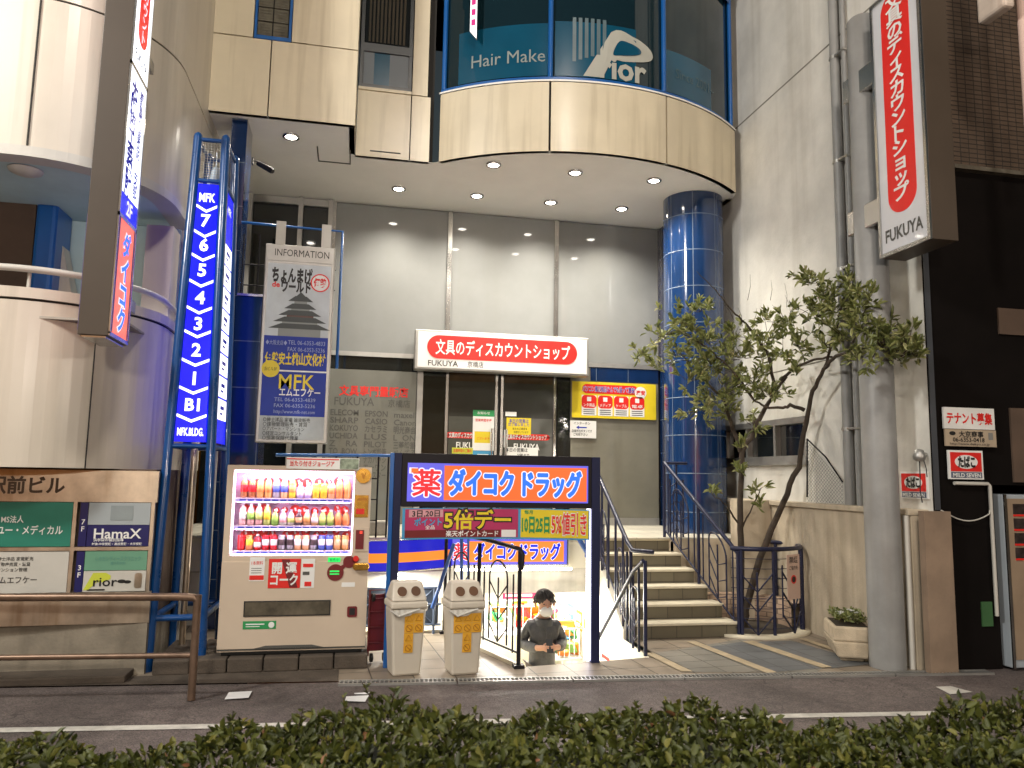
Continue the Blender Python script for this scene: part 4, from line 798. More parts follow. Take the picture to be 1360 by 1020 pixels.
# =================================================================== PYLON
py = thing('pylon_sign', 'tall tapering blue tube pylon with lit floor numbers and a bell on top', 'pylon sign', (-1.47, 7.8, 0))
base = [(-1.70, 7.5), (-1.26, 7.52), (-1.24, 8.36), (-1.68, 8.34)]; top = [(-1.615, 7.68), (-1.36, 7.68), (-1.345, 8.18), (-1.60, 8.18)]
leg = lambda i, z: Vector((base[i][0]+(top[i][0]-base[i][0])*z/5.05, base[i][1]+(top[i][1]-base[i][1])*z/5.05, z))
for i in range(4): MB().tube([leg(i, -.02), leg(i, 5.0), leg(i, 5.03), leg(i, 5.05)], [.043, .043, .035, .012], 12).build('leg', M['pylon_blue'], py)
b = MB()
for z in (.45, 1.98, 4.56, 4.98):
    for i in range(4): MB().tube([leg(i, z), leg((i+1) % 4, z)], .03 if z < 1 else .022, 8).build('crossbar', M['pylon_blue'], py)
Up = leg(0, 4)-leg(0, 1); Up.x = 0
def pf(z): q = (leg(0, z)+leg(1, z))/2; return q
b = MB(); zA, zB = 2.02, 4.52; Of = Vector((0, -.05, 0))
hw = lambda z: (leg(1, z).x-leg(0, z).x)/2-.045
b.hexa([pf(zA)+Vector((-hw(zA), .04, 0)), pf(zA)+Vector((-hw(zA), -.02, 0)), pf(zA)+Vector((hw(zA), -.02, 0)), pf(zA)+Vector((hw(zA), .04, 0))], [pf(zB)+Vector((-hw(zB), .04, 0)), pf(zB)+Vector((-hw(zB), -.02, 0)), pf(zB)+Vector((hw(zB), -.02, 0)), pf(zB)+Vector((hw(zB), .04, 0))]); 
b.build('floor_panel', G['blue'], py)
t = MB(); zp = lambda py_: at_y(265, py_, 7.6).z
for s_, y_, k in (('MFK', 260, .12), ('7', 291, .17), ('6', 324, .17), ('5', 358, .17), ('4', 395, .17), ('3', 430, .17), ('2', 465, .17), ('1', 503, .17), ('B1', 538, .16), ('MFK.BLDG.', 574, .1)):
    z = zp(y_); fr = Fr(pf(z)+Vector((0, -.02, 0)), 0, Up); wd = hw(z)*2; t.text(s_, fr, 0, 0, k, w={'MFK': wd*.78, 'MFK.BLDG.': wd*.84, 'B1': .13}.get(s_), n=.006, bold=.03)
for y_ in (277, 311, 343, 378, 414, 446, 484, 521, 558):
    z = zp(y_); fr = Fr(pf(z)+Vector((0, -.02, 0)), 0, Up); h_ = hw(z)*.97; t.prism(fr, [(-h_, .055), (0, .0), (h_, .055), (h_, .028), (0, -.027), (-h_, .028)], .003, .006)
t.build('lettering', G['white'], py)
b = MB(); t = MB()                                   # right face with tenant strips
def side(z, u): a, c = leg(1, z), leg(2, z); return a.lerp(c, u)+Vector((.0, 0, 0))
def sideq(b_, z0, z1, u0, u1, o, mi): e = Vector((o, 0, 0)); b_.poly([side(z0, u0)+e, side(z0, u1)+e, side(z1, u1)+e, side(z1, u0)+e], mi)
sideq(b, 2.02, 4.52, .12, .88, .01, 0); b.build('side_panel', G['blue'], py)
for k in range(8): sideq(t, 2.25+.22*k, 2.25+.22*k+.2, .16, .84, .014, 0)
for k in range(8):
    fr = Fr(side(2.35+.22*k, .5)+Vector((.016, 0, 0)), R(90)); t.fbox(fr, -.1, .1, .0, .035, .001, .003, 1); t.fbox(fr, -.1, .03, -.05, -.03, .001, .003, 1)
t.text('MFK', Fr(side(4.35, .5)+Vector((.014, 0, 0)), R(90)), 0, 0, .1, mi=0, n=.003); t.build('side_print', [G['white'], G['sign_blue_ink']], py)
b = MB()
for i in range(9):
    u = (i+.5)/9
    for a0, a1 in ((0, 1),):
        b.tube([leg(a0, 4.58).lerp(leg(a1, 4.58), u), leg(a0, 4.97).lerp(leg(a1, 4.97), u)], .002, 4)
for i in range(16):
    z = 4.58+.39*i/15; b.tube([leg(0, z), leg(1, z)], .002, 4); b.tube([leg(1, z), leg(2, z)], .002, 4)
b.build('mesh_screen', M['dull_steel'], py)
c0 = (leg(0, 4.6)+leg(2, 4.6))/2; MB().lathe(c0, [(.085, .0), (.08, .015), (.055, .08), (.045, .16), (.03, .2), (.004, .215)], 20).tube([c0+Vector((0, 0, .2)), c0+Vector((0, 0, .36))], .006, 6).build('bell', mat('bell', (.5, .6, .7), .35, metal=.3), py)
b = MB(); 
for x, y, r_b, m in ((-1.52, 8.0, .03, 1), (-1.62, 8.3, .014, 0), (-1.38, 8.35, .02, 0)): b.tube([(x, y, 0.02), (x, y, 1.98)], r_b, 10, m)
b.build('conduit', [M['off_white'], M['bronze_steel']], py)
# =================================================================== VENDING MACHINE
VX0, VX1, VY, VZ0, VZ1 = -1.115, .175, 7.41, .135, 1.815
vm = thing('vending_machine', 'cream drinks vending machine with three lit shelves', 'vending machine', (-.47, 7.7, .13)); frV = Fr((0, VY, 0))
wx0, wx1, wz0, wz1 = -1.06, .025, 1.0, 1.775
b = MB(); D = -.68
b.fbox(frV, VX0, VX1, VZ0+.03, wz0, D, 0); b.fbox(frV, VX0, VX1, wz1, VZ1, D, 0); b.fbox(frV, VX0, wx0, wz0, wz1, D, 0); b.fbox(frV, wx1, VX1, wz0, wz1, D, 0); b.fbox(frV, wx0, wx1, wz0, wz1, D, -.2)
b.build('body', M['vm_body'], vm)
MB().fbox(frV, VX0+.002, VX1-.002, .175, .19, .001, .006).fbox(frV, VX0+.03, VX1-.03, .125, .165, -.6, -.05, 1).fbox(frV, VX0, VX1, .19, wz0-.05, .001, .012, 2).build('door_panel', [M['grey_ink'], M['black'], M['vm_body']], vm, bevel=.004)
MB().prism(frV, [(-.8, .192), (-.2, .192), (-.3, .215), (-.7, .215)], .012, .018).build('kick_grille', M['grey_ink'], vm)
b = MB(); b.fbox(frV, wx0+.001, wx1-.001, wz0+.001, wz1-.001, -.199, -.19); b.build('display_back', mat('vm_backing', (.42, .26, .42), .5, var=.3, scale=9), vm)
for k, z in enumerate((1.04, 1.265, 1.515)):
    b = MB()
    for i in range(11):
        u = wx0+.09+i*.092+random.uniform(-.02, .02); r0_ = random.uniform(.03, .05); v = z+.145+random.uniform(-.02, .02); b.disc(frV, u, v, r0_, r0_, -.188+.0012*(i % 3), -.186+.0012*(i % 3), 0, 20); b.prism(frV, [(u-.01, v+.02), (u+.006, v+.026), (u+.016, v-.004), (u, v-.01)], -.184, -.1825, 1)
    b.build('promo_card', [M['red'], M['white']], vm)
b = MB(); b.fbox(frV, wx0+.01, wx1-.01, wz1-.028, wz1-.004, -.05, -.02); b.fbox(frV, wx0+.004, wx0+.016, wz0+.02, wz1-.03, -.05, -.02); b.fbox(frV, wx1-.016, wx1-.004, wz0+.02, wz1-.03, -.05, -.02); b.fbox(frV, wx0+.01, wx1-.01, wz0+.004, wz0+.018, -.03, -.01); b.build('light_tube', G['vm_tube'], vm)
shz = (1.04, 1.265, 1.515)
for k, z in enumerate(shz):
    s_ = MB().fbox(frV, wx0+.02, wx1-.02, z-.035, z, -.19, -.05).fbox(frV, wx0+.02, wx1-.02, z-.03, z-.004, -.05, -.046, 1).build('shelf', [M['white'], G['shelf_strip']], vm)
    t = MB()
    for i in range(14): u = wx0+.085+i*.0715; t.fbox(frV, u-.028, u+.028, z-.026, z-.009, -.046, -.043, 0); t.fbox(frV, u-.022, u+.022, z-.048, z-.034, -.06, -.045, 1)
    t.build('price_tag', [G['price'], M['black']], s_)
MB().fbox(frV, wx0, wx1, wz0, wz1, -.008, -.003).build('glass_pane', M['glass'], vm)
for i in range(3): lamp('AREA', 'display_light', (-.52, VY+.045, (shz[0]+.2, shz[1]+.22, wz1-.03)[i]), (17, 15, 12)[i], (1, .62, .84), (-.52, VY+.13, shz[i]), vm, shape='RECTANGLE', size=1.0, size_y=.03)
dm = {k: mat('drink_'+k, c_, .25, var=.05, coat=.5) for k, c_ in dict(tea=(.32, .13, .05), amber=(.68, .36, .12), orange=(.8, .3, .10), yellow=(.85, .65, .06), pink=(.8, .5, .5), green=(.3, .6, .12), lime=(.55, .7, .2), white=(.8, .8, .78), blue=(.08, .15, .6), red=(.7, .02, .03), black=(.05, .04, .04), violet=(.45, .42, .75), peach=(.8, .48, .25), grey=(.35, .38, .42)).items()}
rows = [(['tall', 'tea', 'red']*1, ) ]
SPEC = [[('tall', 'tea', 'red'), ('tall', 'tea', 'red'), ('tall', 'amber', 'orange'), ('tall', 'amber', 'orange'), ('tall', 'grey', 'blue'), ('tall', 'peach', 'blue'), ('tall', 'yellow', 'amber'), ('small', 'violet', 'white'), ('small', 'violet', 'white'), ('can', 'yellow', 'yellow'), ('can', 'yellow', 'yellow'), ('can', 'peach', 'orange'), ('tall', 'orange', 'orange'), ('tall', 'orange', 'orange')],
        [('tall', 'pink', 'white'), ('tall', 'pink', 'green'), ('tall', 'pink', 'lime'), ('tall', 'lime', 'yellow'), ('small', 'green', 'green'), ('small', 'white', 'pink'), ('small', 'white', 'lime'), ('small', 'black', 'peach'), ('small', 'peach', 'amber'), ('small', 'peach', 'white'), ('small', 'green', 'lime'), ('small', 'green', 'lime'), ('small', 'orange', 'orange'), ('small', 'orange', 'orange')],
        [('can', 'red', 'red'), ('can', 'orange', 'yellow'), ('small', 'red', 'white'), ('can', 'red', 'white'), ('can', 'red', 'white'), ('can', 'grey', 'black'), ('can', 'grey', 'black'), ('can', 'peach', 'white'), ('can', 'peach', 'white'), ('can', 'grey', 'black'), ('can', 'blue', 'white'), ('can', 'blue', 'white'), ('can', 'amber', 'peach'), ('can', 'amber', 'peach')]]
ORD = ['first', 'second', 'third', 'fourth', 'fifth', 'sixth', 'seventh', 'eighth', 'ninth', 'tenth', 'eleventh', 'twelfth', 'thirteenth', 'fourteenth']
for k, sh in enumerate(('top', 'middle', 'bottom')):
    z = shz[2-k]+.001
    for i, (kd, c1, c2) in enumerate(SPEC[k]):
        c = (wx0+.085+i*.0715, VY+.115, z); nm = {'tall': 'tall bottle', 'small': 'small bottle', 'can': 'drinks can'}[kd]
        t = thing('drink_can' if kd == 'can' else 'drink_bottle', f'{c1} {nm}, {ORD[i]} from the left on the {sh} shelf of the vending machine', 'can' if kd == 'can' else 'bottle', c, 'drinks on show in the vending machine')
        if kd == 'tall': pr = [(.001, 0), (.029, .002), (.034, .02), (.032, .05), (.034, .09), (.034, .125), (.027, .155), (.013, .178), (.013, .186)]; cap = (.015, .184, .203); lab = (.0347, .055, .12)
        elif kd == 'small': pr = [(.001, 0), (.029, .002), (.034, .02), (.033, .08), (.024, .105), (.014, .122), (.014, .128)]; cap = (.016, .127, .146); lab = (.0347, .028, .075)
        else: pr = [(.001, 0), (.027, .001), (.033, .01), (.033, .125), (.028, .137), (.001, .137)]; cap = None; lab = (.0338, .045, .1)
        MB().lathe(c, pr, 14).build('can_body' if kd == 'can' else 'bottle_body', dm[c1], t)
        MB().lathe(c, [(lab[0]-.001, lab[1]), (lab[0], lab[1]+.002), (lab[0], lab[2]-.002), (lab[0]-.001, lab[2])], 14).build('wrapper', dm[c2], t)
        if cap: MB().lathe(c, [(cap[0], cap[1]), (cap[0], cap[2]-.003), (cap[0]-.003, cap[2]), (.001, cap[2])], 12).build('cap', dm['white' if i % 3 else 'grey'], t)
# controls and stickers
o = MB().fbox(frV, -.905, -.15, .47, .605, .012, .02).fbox(frV, -.895, -.16, .48, .595, .02, .024, 1).build('delivery_flap', [M['black'], mat('flap', (.10, .085, .06), .15, var=.5, scale=6, coat=.8)], vm)
MB().fbox(frV, .04, .17, 1.04, 1.26, 0, .008).fbox(frV, .05, .125, 1.06, 1.235, .008, .014, 1).fbox(frV, .085, .11, 1.2, 1.225, .014, .018, 2).build('coin_panel', [M['vm_body'], M['dark_red'], G['led_red']], vm)
MB().rrect(frV, .035, .185, .875, .935, .025, 0, .06).build('coin_tray', M['gold'], vm, bevel=.008)
b = MB(); b.disc(frV, -.12, .85, .075, .075, .012, .018); b.disc(frV, .0, .945, .055, .055, .012, .018); b.disc(frV, .06, .965, .03, .03, .012, .018); b.disc(frV, .12-.06, .975, .026, .026, .018, .022, 1); b.prism(frV, [(-.09, .9), (-.04, .93), (-.02, .91), (-.06, .87)], .012, .017)
b.build('bill_slot', [M['dark_red'], M['red']], vm)
b = MB(); b.fbox(frV, -.19, -.08, .945, .985, .012, .017); b.fbox(frV, -.17, -.085, .855, .868, .018, .021, 1); b.fbox(frV, -.17, -.085, .832, .842, .018, .021, 1); b.text('販売中', frV, -.135, .965, .03, w=.08, mi=2, n=.02); b.build('display_led', [G['led_green'], G['led_green'], M['black']], vm)
MB().rrect(frV, .0, .09, .45, .545, .015, .012, .02).fbox(frV, .02, .07, .47, .53, .02, .024, 1).build('change_slot', [M['dark_red'], M['black']], vm)
t = MB(); t.fbox(frV, -.71, -.43, .715, .975, .012, .015, 0); t.fbox(frV, -.425, -.305, .715, .975, .012, .015, 1); t.text('開 運', frV, -.57, .895, .11, w=.22, mi=1, n=.018, bold=.03); t.text('コーク', frV, -.57, .79, .11, w=.24, mi=1, n=.018, bold=.03)
t.prism(frV, [(-.6, .97), (-.53, .97), (-.45, .72), (-.52, .72)], .015, .0165, 3); t.fbox(frV, -.41, -.32, .9, .93, .015, .018, 0); t.fbox(frV, -.41, -.35, .83, .86, .015, .018, 2); t.fbox(frV, -.39, -.33, .73, .77, .015, .018, 0)
t.fbox(frV, -.875, -.745, .78, 1.0-.01, .012, .015, 1); t.fbox(frV, -.872, -.748, .79, .83, .015, .017, 0); t.text('1本無料', frV, -.81, .94, .04, w=.1, mi=0, n=.017)
for j in range(3): t.fbox(frV, -.86, -.77, .85+.02*j, .855+.02*j, .015, .0165, 2)
t.build('promo_sticker', [M['red'], M['white'], M['grey_ink'], M['dark_red']], vm)
t = MB(); t.fbox(frV, -.905, -.62, .36, .43, .012, .015, 0); t.disc(frV, -.66, .395, .026, .026, .015, .017, 1); t.fbox(frV, -.88, -.72, .398, .408, .015, .017, 1); t.fbox(frV, -.88, -.76, .38, .386, .015, .017, 1); t.fbox(frV, -.06, .06, .72, .76, .012, .014, 1); t.build('energy_sticker', [M['green'], M['white']], vm)
t = MB(); t.disc(frV, .10, 1.735, .07, .07, .0, .01, 0); t.disc(frV, .10, 1.735, .045, .045, .01, .014, 0); t.text('¥', frV, .10, 1.735, .08, n=.018, mi=1); t.build('coin_emblem', [M['gold'], M['bin_line']], vm)
t = MB(); t.fbox(frV, .03, .155, 1.35, 1.555, .0, .004, 0); t.fbox(frV, .045, .12, 1.38, 1.43, .004, .006, 1); t.fbox(frV, .05, .14, 1.5, 1.53, .004, .006, 2); t.build('price_sticker', [M['gold'], M['red'], M['bin_line']], vm)
t = MB(); fh = Fr((0, VY-.03, 0)); t.fbox(fh, -.60, .055, 1.79, 1.895, -.012, 0, 0); t.text('当たり付きジョージア', fh, -.37, 1.84, .055, w=.40, mi=1, n=.004, bold=.02); t.fbox(fh, -.12, .05, 1.795, 1.89, 0, .003, 2); t.fbox(fh, -.60, -.13, 1.875, 1.885, 0, .003, 1)
t.build('top_card', [M['white'], M['red'], mat('card_photo', (.25, .3, .22), .5, var=.7, scale=16)], vm)
# =================================================================== BINS, CART
def bin_(cx, cy, a, pat, lab):
    t = thing('trash_bin', lab, 'trash bin', (cx, cy, 0), 'recycling bins in front of the stairwell'); fr = Fr((cx, cy, 0), a)
    def sec(w_, d_, z): return [fr.pt(-w_, z, -d_), fr.pt(-w_, z, d_), fr.pt(w_, z, d_), fr.pt(w_, z, -d_)]
    MB().hexa([tuple(p) for p in sec(.125, .12, .0)], [tuple(p) for p in sec(.155, .15, .575)]).build('body', M['white_plastic'], t, bevel=.02)
    l = MB(); l.hexa([tuple(p) for p in sec(.168, .163, .577)], [tuple(p) for p in sec(.165, .16, .64)])
    lo = [fr.pt(-.16, .642, -.155), fr.pt(-.16, .642, .155), fr.pt(.16, .642, .155), fr.pt(.16, .642, -.155)]; hi = [fr.pt(-.12, .80, -.1), fr.pt(-.135, .80, .06), fr.pt(.135, .80, .06), fr.pt(.12, .80, -.1)]
    l.hexa([tuple(p) for p in lo], [tuple(p) for p in hi]); l.build('lid', M['white_plastic'], t, bevel=.018)
    ff = Fr(fr.pt(0, .72, .109), a, fr.U*.158+(-fr.N)*.095)
    for u in (-.062, .062): MB().disc(ff, u, .0, .05, .053, .0, .006, 0, 28).disc(ff, u, 0, .043, .046, .006, .008, 1, 28).build('slot', [M['white_plastic'], M['hole_brown']], t)
    b = MB(); b.tube([fr.pt(-.172, .57, .17), fr.pt(-.1, .52, .172), fr.pt(.02, .555, .172), fr.pt(.09, .575, .172)], .01, 6); b.grid(lambda u, v: fr.pt(-.17+.25*u, .575-.05*(1-v)*math.sin(u*3.1)*1.2, .166+.004*math.sin(u*30)), 24, 3); b.tube([fr.pt(.17, .58, .1), fr.pt(.185, .54, .02), fr.pt(.17, .58, -.05)], .012, 6); b.build('bag', mat('bag', (.62, .6, .55), .3, var=.1), t)
    fb = Fr(fr.pt(0, 0, .1225), a, fr.U*.575+fr.N*.03); s_ = MB()
    for i, j in pat:
        u0 = -.125+.085*i; v0 = .455-.085*j; s_.fbox(fb, u0, u0+.083, v0, v0+.083, .001, .003)
        cu, cv = u0+.042, v0+.042
        if j % 2 == 0: s_.tube([fb.pt(cu-.028, cv-.022, .004), fb.pt(cu+.028, cv-.022, .004), fb.pt(cu, cv+.027, .004)], .003, 4, 1, closed=True)
        else: s_.tube([fb.pt(cu+.028*math.cos(q), cv+.028*math.sin(q), .004) for q in [2*math.pi*z/16 for z in range(16)]], .003, 4, 1, closed=True); s_.tube([fb.pt(cu-.02, cv+.02, .004), fb.pt(cu+.02, cv-.02, .004)], .003, 4, 1)
    s_.build('sticker', [M['bin_orange'], M['bin_line']], t)
bin_(.515, 7.16, R(9), [(1, 0), (2, 0), (1, 1), (2, 1), (1, 2), (1, 3)], 'white recycling bin beside the gate post with few orange stickers')
bin_(1.03, 7.12, R(8), [(0, 0), (1, 0), (2, 0), (0, 1), (1, 1), (2, 1), (1, 2), (1, 3)], 'white recycling bin next to the railing with T shaped orange stickers')
hc = thing('hand_cart', 'folded dark red metal hand cart between vending machine and bin', 'hand cart', (.29, 7.62, 0)); frC = Fr((.29, 7.6, 0), R(10))
MB().fbox(frC, -.075, .075, .1, .62, -.03, .0).build('bed', M['dark_red'], hc, bevel=.006)
b = MB(); b.tube([frC.pt(-.085, .06, 0), frC.pt(-.085, .66, 0), frC.pt(.085, .66, 0), frC.pt(.085, .06, 0)], .012, 6)
for z in (.18, .32, .46, .58): b.tube([frC.pt(-.085, z, .012), frC.pt(.085, z, .012)], .008, 6)
b.build('frame', M['dark_red'], hc)
for u in (-.06, .06):
    for v in (.05, .6): MB().tube([frC.pt(u-.012, v, .04), frC.pt(u+.012, v, .04)], .04, 12).build('wheel', M['black'], hc)
# =================================================================== LEFT BUILDING
lbd = thing('corner_building', 'pale building with rounded balconies at the street corner', 'building', (-3, 8.5, 0))
def curve(off=0, x_far=-7.0, y_back=10.0):           # plan: front wall, quarter round, side wall
    P = [(x_far, 6.95-off+(-2.9-x_far)*.0)]; C0 = (-2.95, 8.05); rad = 1.1
    for i in range(21): a = R(-90+90*i/20); P.append((C0[0]+(rad+off)*math.cos(a), C0[1]+(rad+off)*math.sin(a)))
    P.append((C0[0]+rad+off, y_back)); return P
def band(name, z0, z1, m, off0=0, off1=0, thick=.12, par=None, cap=True):
    A_ = curve(off0); B_ = curve(off1); Ai = curve(off0-thick); Bi = curve(off1-thick); n = len(A_); b = MB()
    V = [(x, y, z0) for x, y in A_]+[(x, y, z1) for x, y in B_]+[(x, y, z1) for x, y in Bi]+[(x, y, z0) for x, y in Ai]
    fs = []
    for k in range(4):
        for i in range(n-1): fs.append((k*n+i, k*n+i+1, ((k+1) % 4)*n+i+1, ((k+1) % 4)*n+i))
    b.add(V, fs, 0, False); me_o = b.build(name, m, par or lbd); 
    return me_o
band('balcony_wall', 1.76, 3.14, M['left_panel']); band('balcony_rim', 3.16, 3.25, M['left_panel'], .015, .015, .16)
band('balcony_rim', 4.38, 4.47, M['off_white'], .01, .01, .2); band('balcony_wall', 4.47, 5.82, M['left_panel']); band('wall', 5.84, 9.5, M['left_panel'], -.0, 0)
band('joint', 3.14, 3.16, M['joint'], -.015, -.015, .05); band('joint', 5.82, 5.84, M['joint'], -.015, -.015, .05)
b = MB(); b.tube([(x, y, 3.42) for x, y in curve(-.05)[:-1]]+[(-1.9, 8.5, 3.42), (-1.92, 8.58, 3.36)], .03, 8)
for x, y in ((-3.6, 6.98), (-2.75, 7.03), (-2.2, 7.33)): b.tube([(x, y+.03, 3.2), (x, y+.03, 3.42)], .015, 6)
b.build('balcony_rail', M['off_white'], lbd)
for x in (-2.82, -4.9):
    MB().box(x-.006, x+.006, 6.945, 6.96, 4.47, 5.82).build('joint', M['joint'], lbd)
for a in (-50,):
    c0 = (-2.95+1.103*math.cos(R(a)), 8.05+1.103*math.sin(R(a))); MB().tube([(c0[0], c0[1], 1.76), (c0[0], c0[1], 3.14)], .006, 5).build('joint', M['joint'], lbd)
MB().poly([(-7, 7, 4.39), (-7, 10, 4.39), (-1.9, 10, 4.39), (-1.9, 8.05, 4.39), (-2.2, 7.35, 4.39), (-2.95, 7.0, 4.39)]).build('balcony_ceiling', M['balcony_ceiling'], lbd)
MB().box(-7, -1.95, 7.0, 10, 3.0, 3.02).build('balcony_floor', M['concrete'], lbd)
MB().box(-7, -1.95, 8.75, 8.9, 3.02, 4.385).build('recess_wall', M['balcony_ceiling'], lbd)
MB().box(-1.97, -1.86, 8.78, 10, 0, 9.5).build('wall', M['left_panel'], lbd)
e = at_y(20, 380, 8.3); MB().box(-5.5, at_y(46, 300, 8.3).x, 8.3, 8.74, 3.02, at_y(30, 253, 8.3).z).build('utility_box', M['brown_wall'], lbd)
x0 = at_y(46, 300, 8.3).x+.002; x1 = at_y(75, 300, 8.3).x; MB().box(x0, x1, 8.28, 8.74, 3.02, at_y(60, 252, 8.28).z).build('blue_post', M['blue_paint'], lbd, bevel=.04)
q = [at_y(px, pyy, 8.5) for px, pyy in ((76, 290), (96, 395), (66, 395))]; MB().add([q[0], q[1], q[2], q[0]+Vector((0, .2, 0)), q[1]+Vector((0, .2, 0)), q[2]+Vector((0, .2, 0))], [(0, 2, 1), (0, 1, 4, 3), (1, 2, 5, 4), (2, 0, 3, 5)]).build('sloped_wall', M['left_panel'], lbd)
p0 = at_y(226, 304, 8.3); MB().box(-2.16, -1.90, 8.2, 8.5, 3.02, p0.z).build('pier', M['left_panel'], lbd)
p0 = at_z(34, 226, 4.385); MB().lathe((p0.x, p0.y, 4.385), [(.001, -.05), (.07, -.045), (.13, -.02), (.14, 0)], 24).build('ceiling_light', M['off_white'], lbd)
cw = MB(); cw.box(-7, -1.70, 7.40, 8.4, 0, .44); cw.build('plinth_wall', mat('dirty_concrete', (.25, .215, .165), .9, var=.35, scale=2, streak=5, dirt=(.09, .07, .05), dirt_amt=.8, bump=.4, bscale=40), lbd)
MB().box(-7, -1.72, 7.44, 8.4, .44, 1.76).build('wall', M['brown_wall'], lbd)
MB().box(-7.0, -1.78, 7.12, 7.398, -.0, .06).build('kerb', M['block'], lbd, bevel=.01)
# directory board
db = thing('directory_board', 'steel building directory with tenant plates under the rounded balcony', 'directory board', (-2.5, 7.3, .43))
fD = Fr((-1.66, 7.40, 0), R(3)); fD.O = fD.O+Vector((0, 0, 0))
ut = lambda px: px  # 
MB().fbox(fD, -3.4, -.03, 1.47, 1.745, -.05, 0).fbox(fD, -3.4, -.03, .435, .70, -.05, 0).build('steel_band', M['bronze_steel'], db)
for u in (-.045, -.665, -1.30, -2.0, -2.7): MB().fbox(fD, u-.03, u, .70, 1.47, -.05, .004).build('steel_bar', M['bronze_steel'], db)
MB().fbox(fD, -3.4, -.075, 1.055, 1.085, -.05, .003).build('steel_bar', M['bronze_steel'], db)
def plate(u0, u1, v0, v1, m, lines, name='tenant_plate', inks=None):
    o = MB().fbox(fD, u0, u1, v0, v1, -.04, -.004).build(name, m, db); t = MB()
    for (s_, u, v, h, w_, mi, al) in lines: t.text(s_, fD, u, v, h, w=w_, mi=mi, n=-.001, al=al, bold=.015)
    if t.f: t.build('lettering', [M['white'], M['black'], mat('ink_teal', (.1, .28, .22), .5, var=0), mat('ink_grey', (.16, .18, .18), .5, var=0), M['lime'], M['grey_ink']], o)
    return o
t = MB()
for s_, px in (('駅', 13), ('前', 40), ('ビル', 81)): pass
t.text('駅前ビル', fD, -1.075, 1.61, .155, w=.60, n=.004, bold=.03); t.build('lettering', M['brown_wall'], db)
plate(-1.296, -.70, 1.09, 1.465, M['teal_green'], [('MS法人', -1.24, 1.32, .065, .17, 0, 'L'), ('ユー・メディカル', -1.265, 1.23, .085, .5, 0, 'L')])
plate(-1.996, -1.335, 1.09, 1.465, M['teal_green'], [])
plate(-1.296, -.70, .705, 1.05, M['off_white'], [('○紳士洋品 家電販売', -1.27, .99-.0, .035, .3, 5, 'L'), ('○不動産売買・賃貸', -1.27, .945, .035, .28, 5, 'L'), ('○マンション管理', -1.27, .9, .035, .26, 5, 'L'), ('エムエフケー', -1.27, .815, .065, .34, 5, 'L')])
plate(-1.996, -1.335, .705, 1.05, M['off_white'], [])
plate(-.64, -.58, 1.09, 1.465, M['dark_blue'], [('7', -.61, 1.3, .06, None, 0, 'C'), ('F', -.61, 1.24, .06, None, 0, 'C')], 'floor_plate')
plate(-.575, -.08, 1.275, 1.465, M['pale_grey'], [('LINACLE', -.31, 1.38, .04, .13, 3, 'C')])
plate(-.575, -.08, 1.09, 1.272, M['dark_blue'], [('HamaX', -.33, 1.20, .12, .38, 0, 'C'), ('浜学園の個別指導', -.40, 1.145, .03, .24, 0, 'C'), ('対象:中学受験・高校受験・大学受験', -.33, 1.11, .025, .4, 0, 'C')])
plate(-.64, -.58, .705, 1.05, M['dark_blue'], [('3', -.61, .91, .06, None, 0, 'C'), ('F', -.61, .85, .06, None, 0, 'C')], 'floor_plate')
plate(-.575, -.08, .885, 1.05, M['mint'], [('しのだレディースクリニック', -.31, .985, .045, .36, 2, 'C'), ('婦人科内科', -.31, .945, .03, .12, 2, 'C')])
o = plate(-.575, -.08, .705, .88, M['off_white'], [('rior', -.40, .79, .11, .19, 1, 'C')])
t = MB(); t.prism(fD, [(-.57, .72), (-.50, .865), (-.40, .865), (-.36, .84), (-.36, .81), (-.42, .785), (-.47, .785), (-.53, .72)], -.003, -.0015, 0); t.fbox(fD, -.54, -.40, .715, .728, -.003, -.0015, 1); t.rrect(fD, -.17, -.11, .73, .86, .02, -.003, -.0015, 2); t.disc(fD, -.27, .79, .035, .016, -.003, -.0015, 1); t.disc(fD, -.225, .785, .03, .014, -.003, -.0015, 1); t.build('emblem', [M['lime'], M['black'], M['bronze_steel']], o)
MB().fbox(fD, -.40, -.22, 1.315, 1.44, -.002, -.0005).build('emblem_frame', mat('plate_dim', (.27, .31, .32), .4), db)
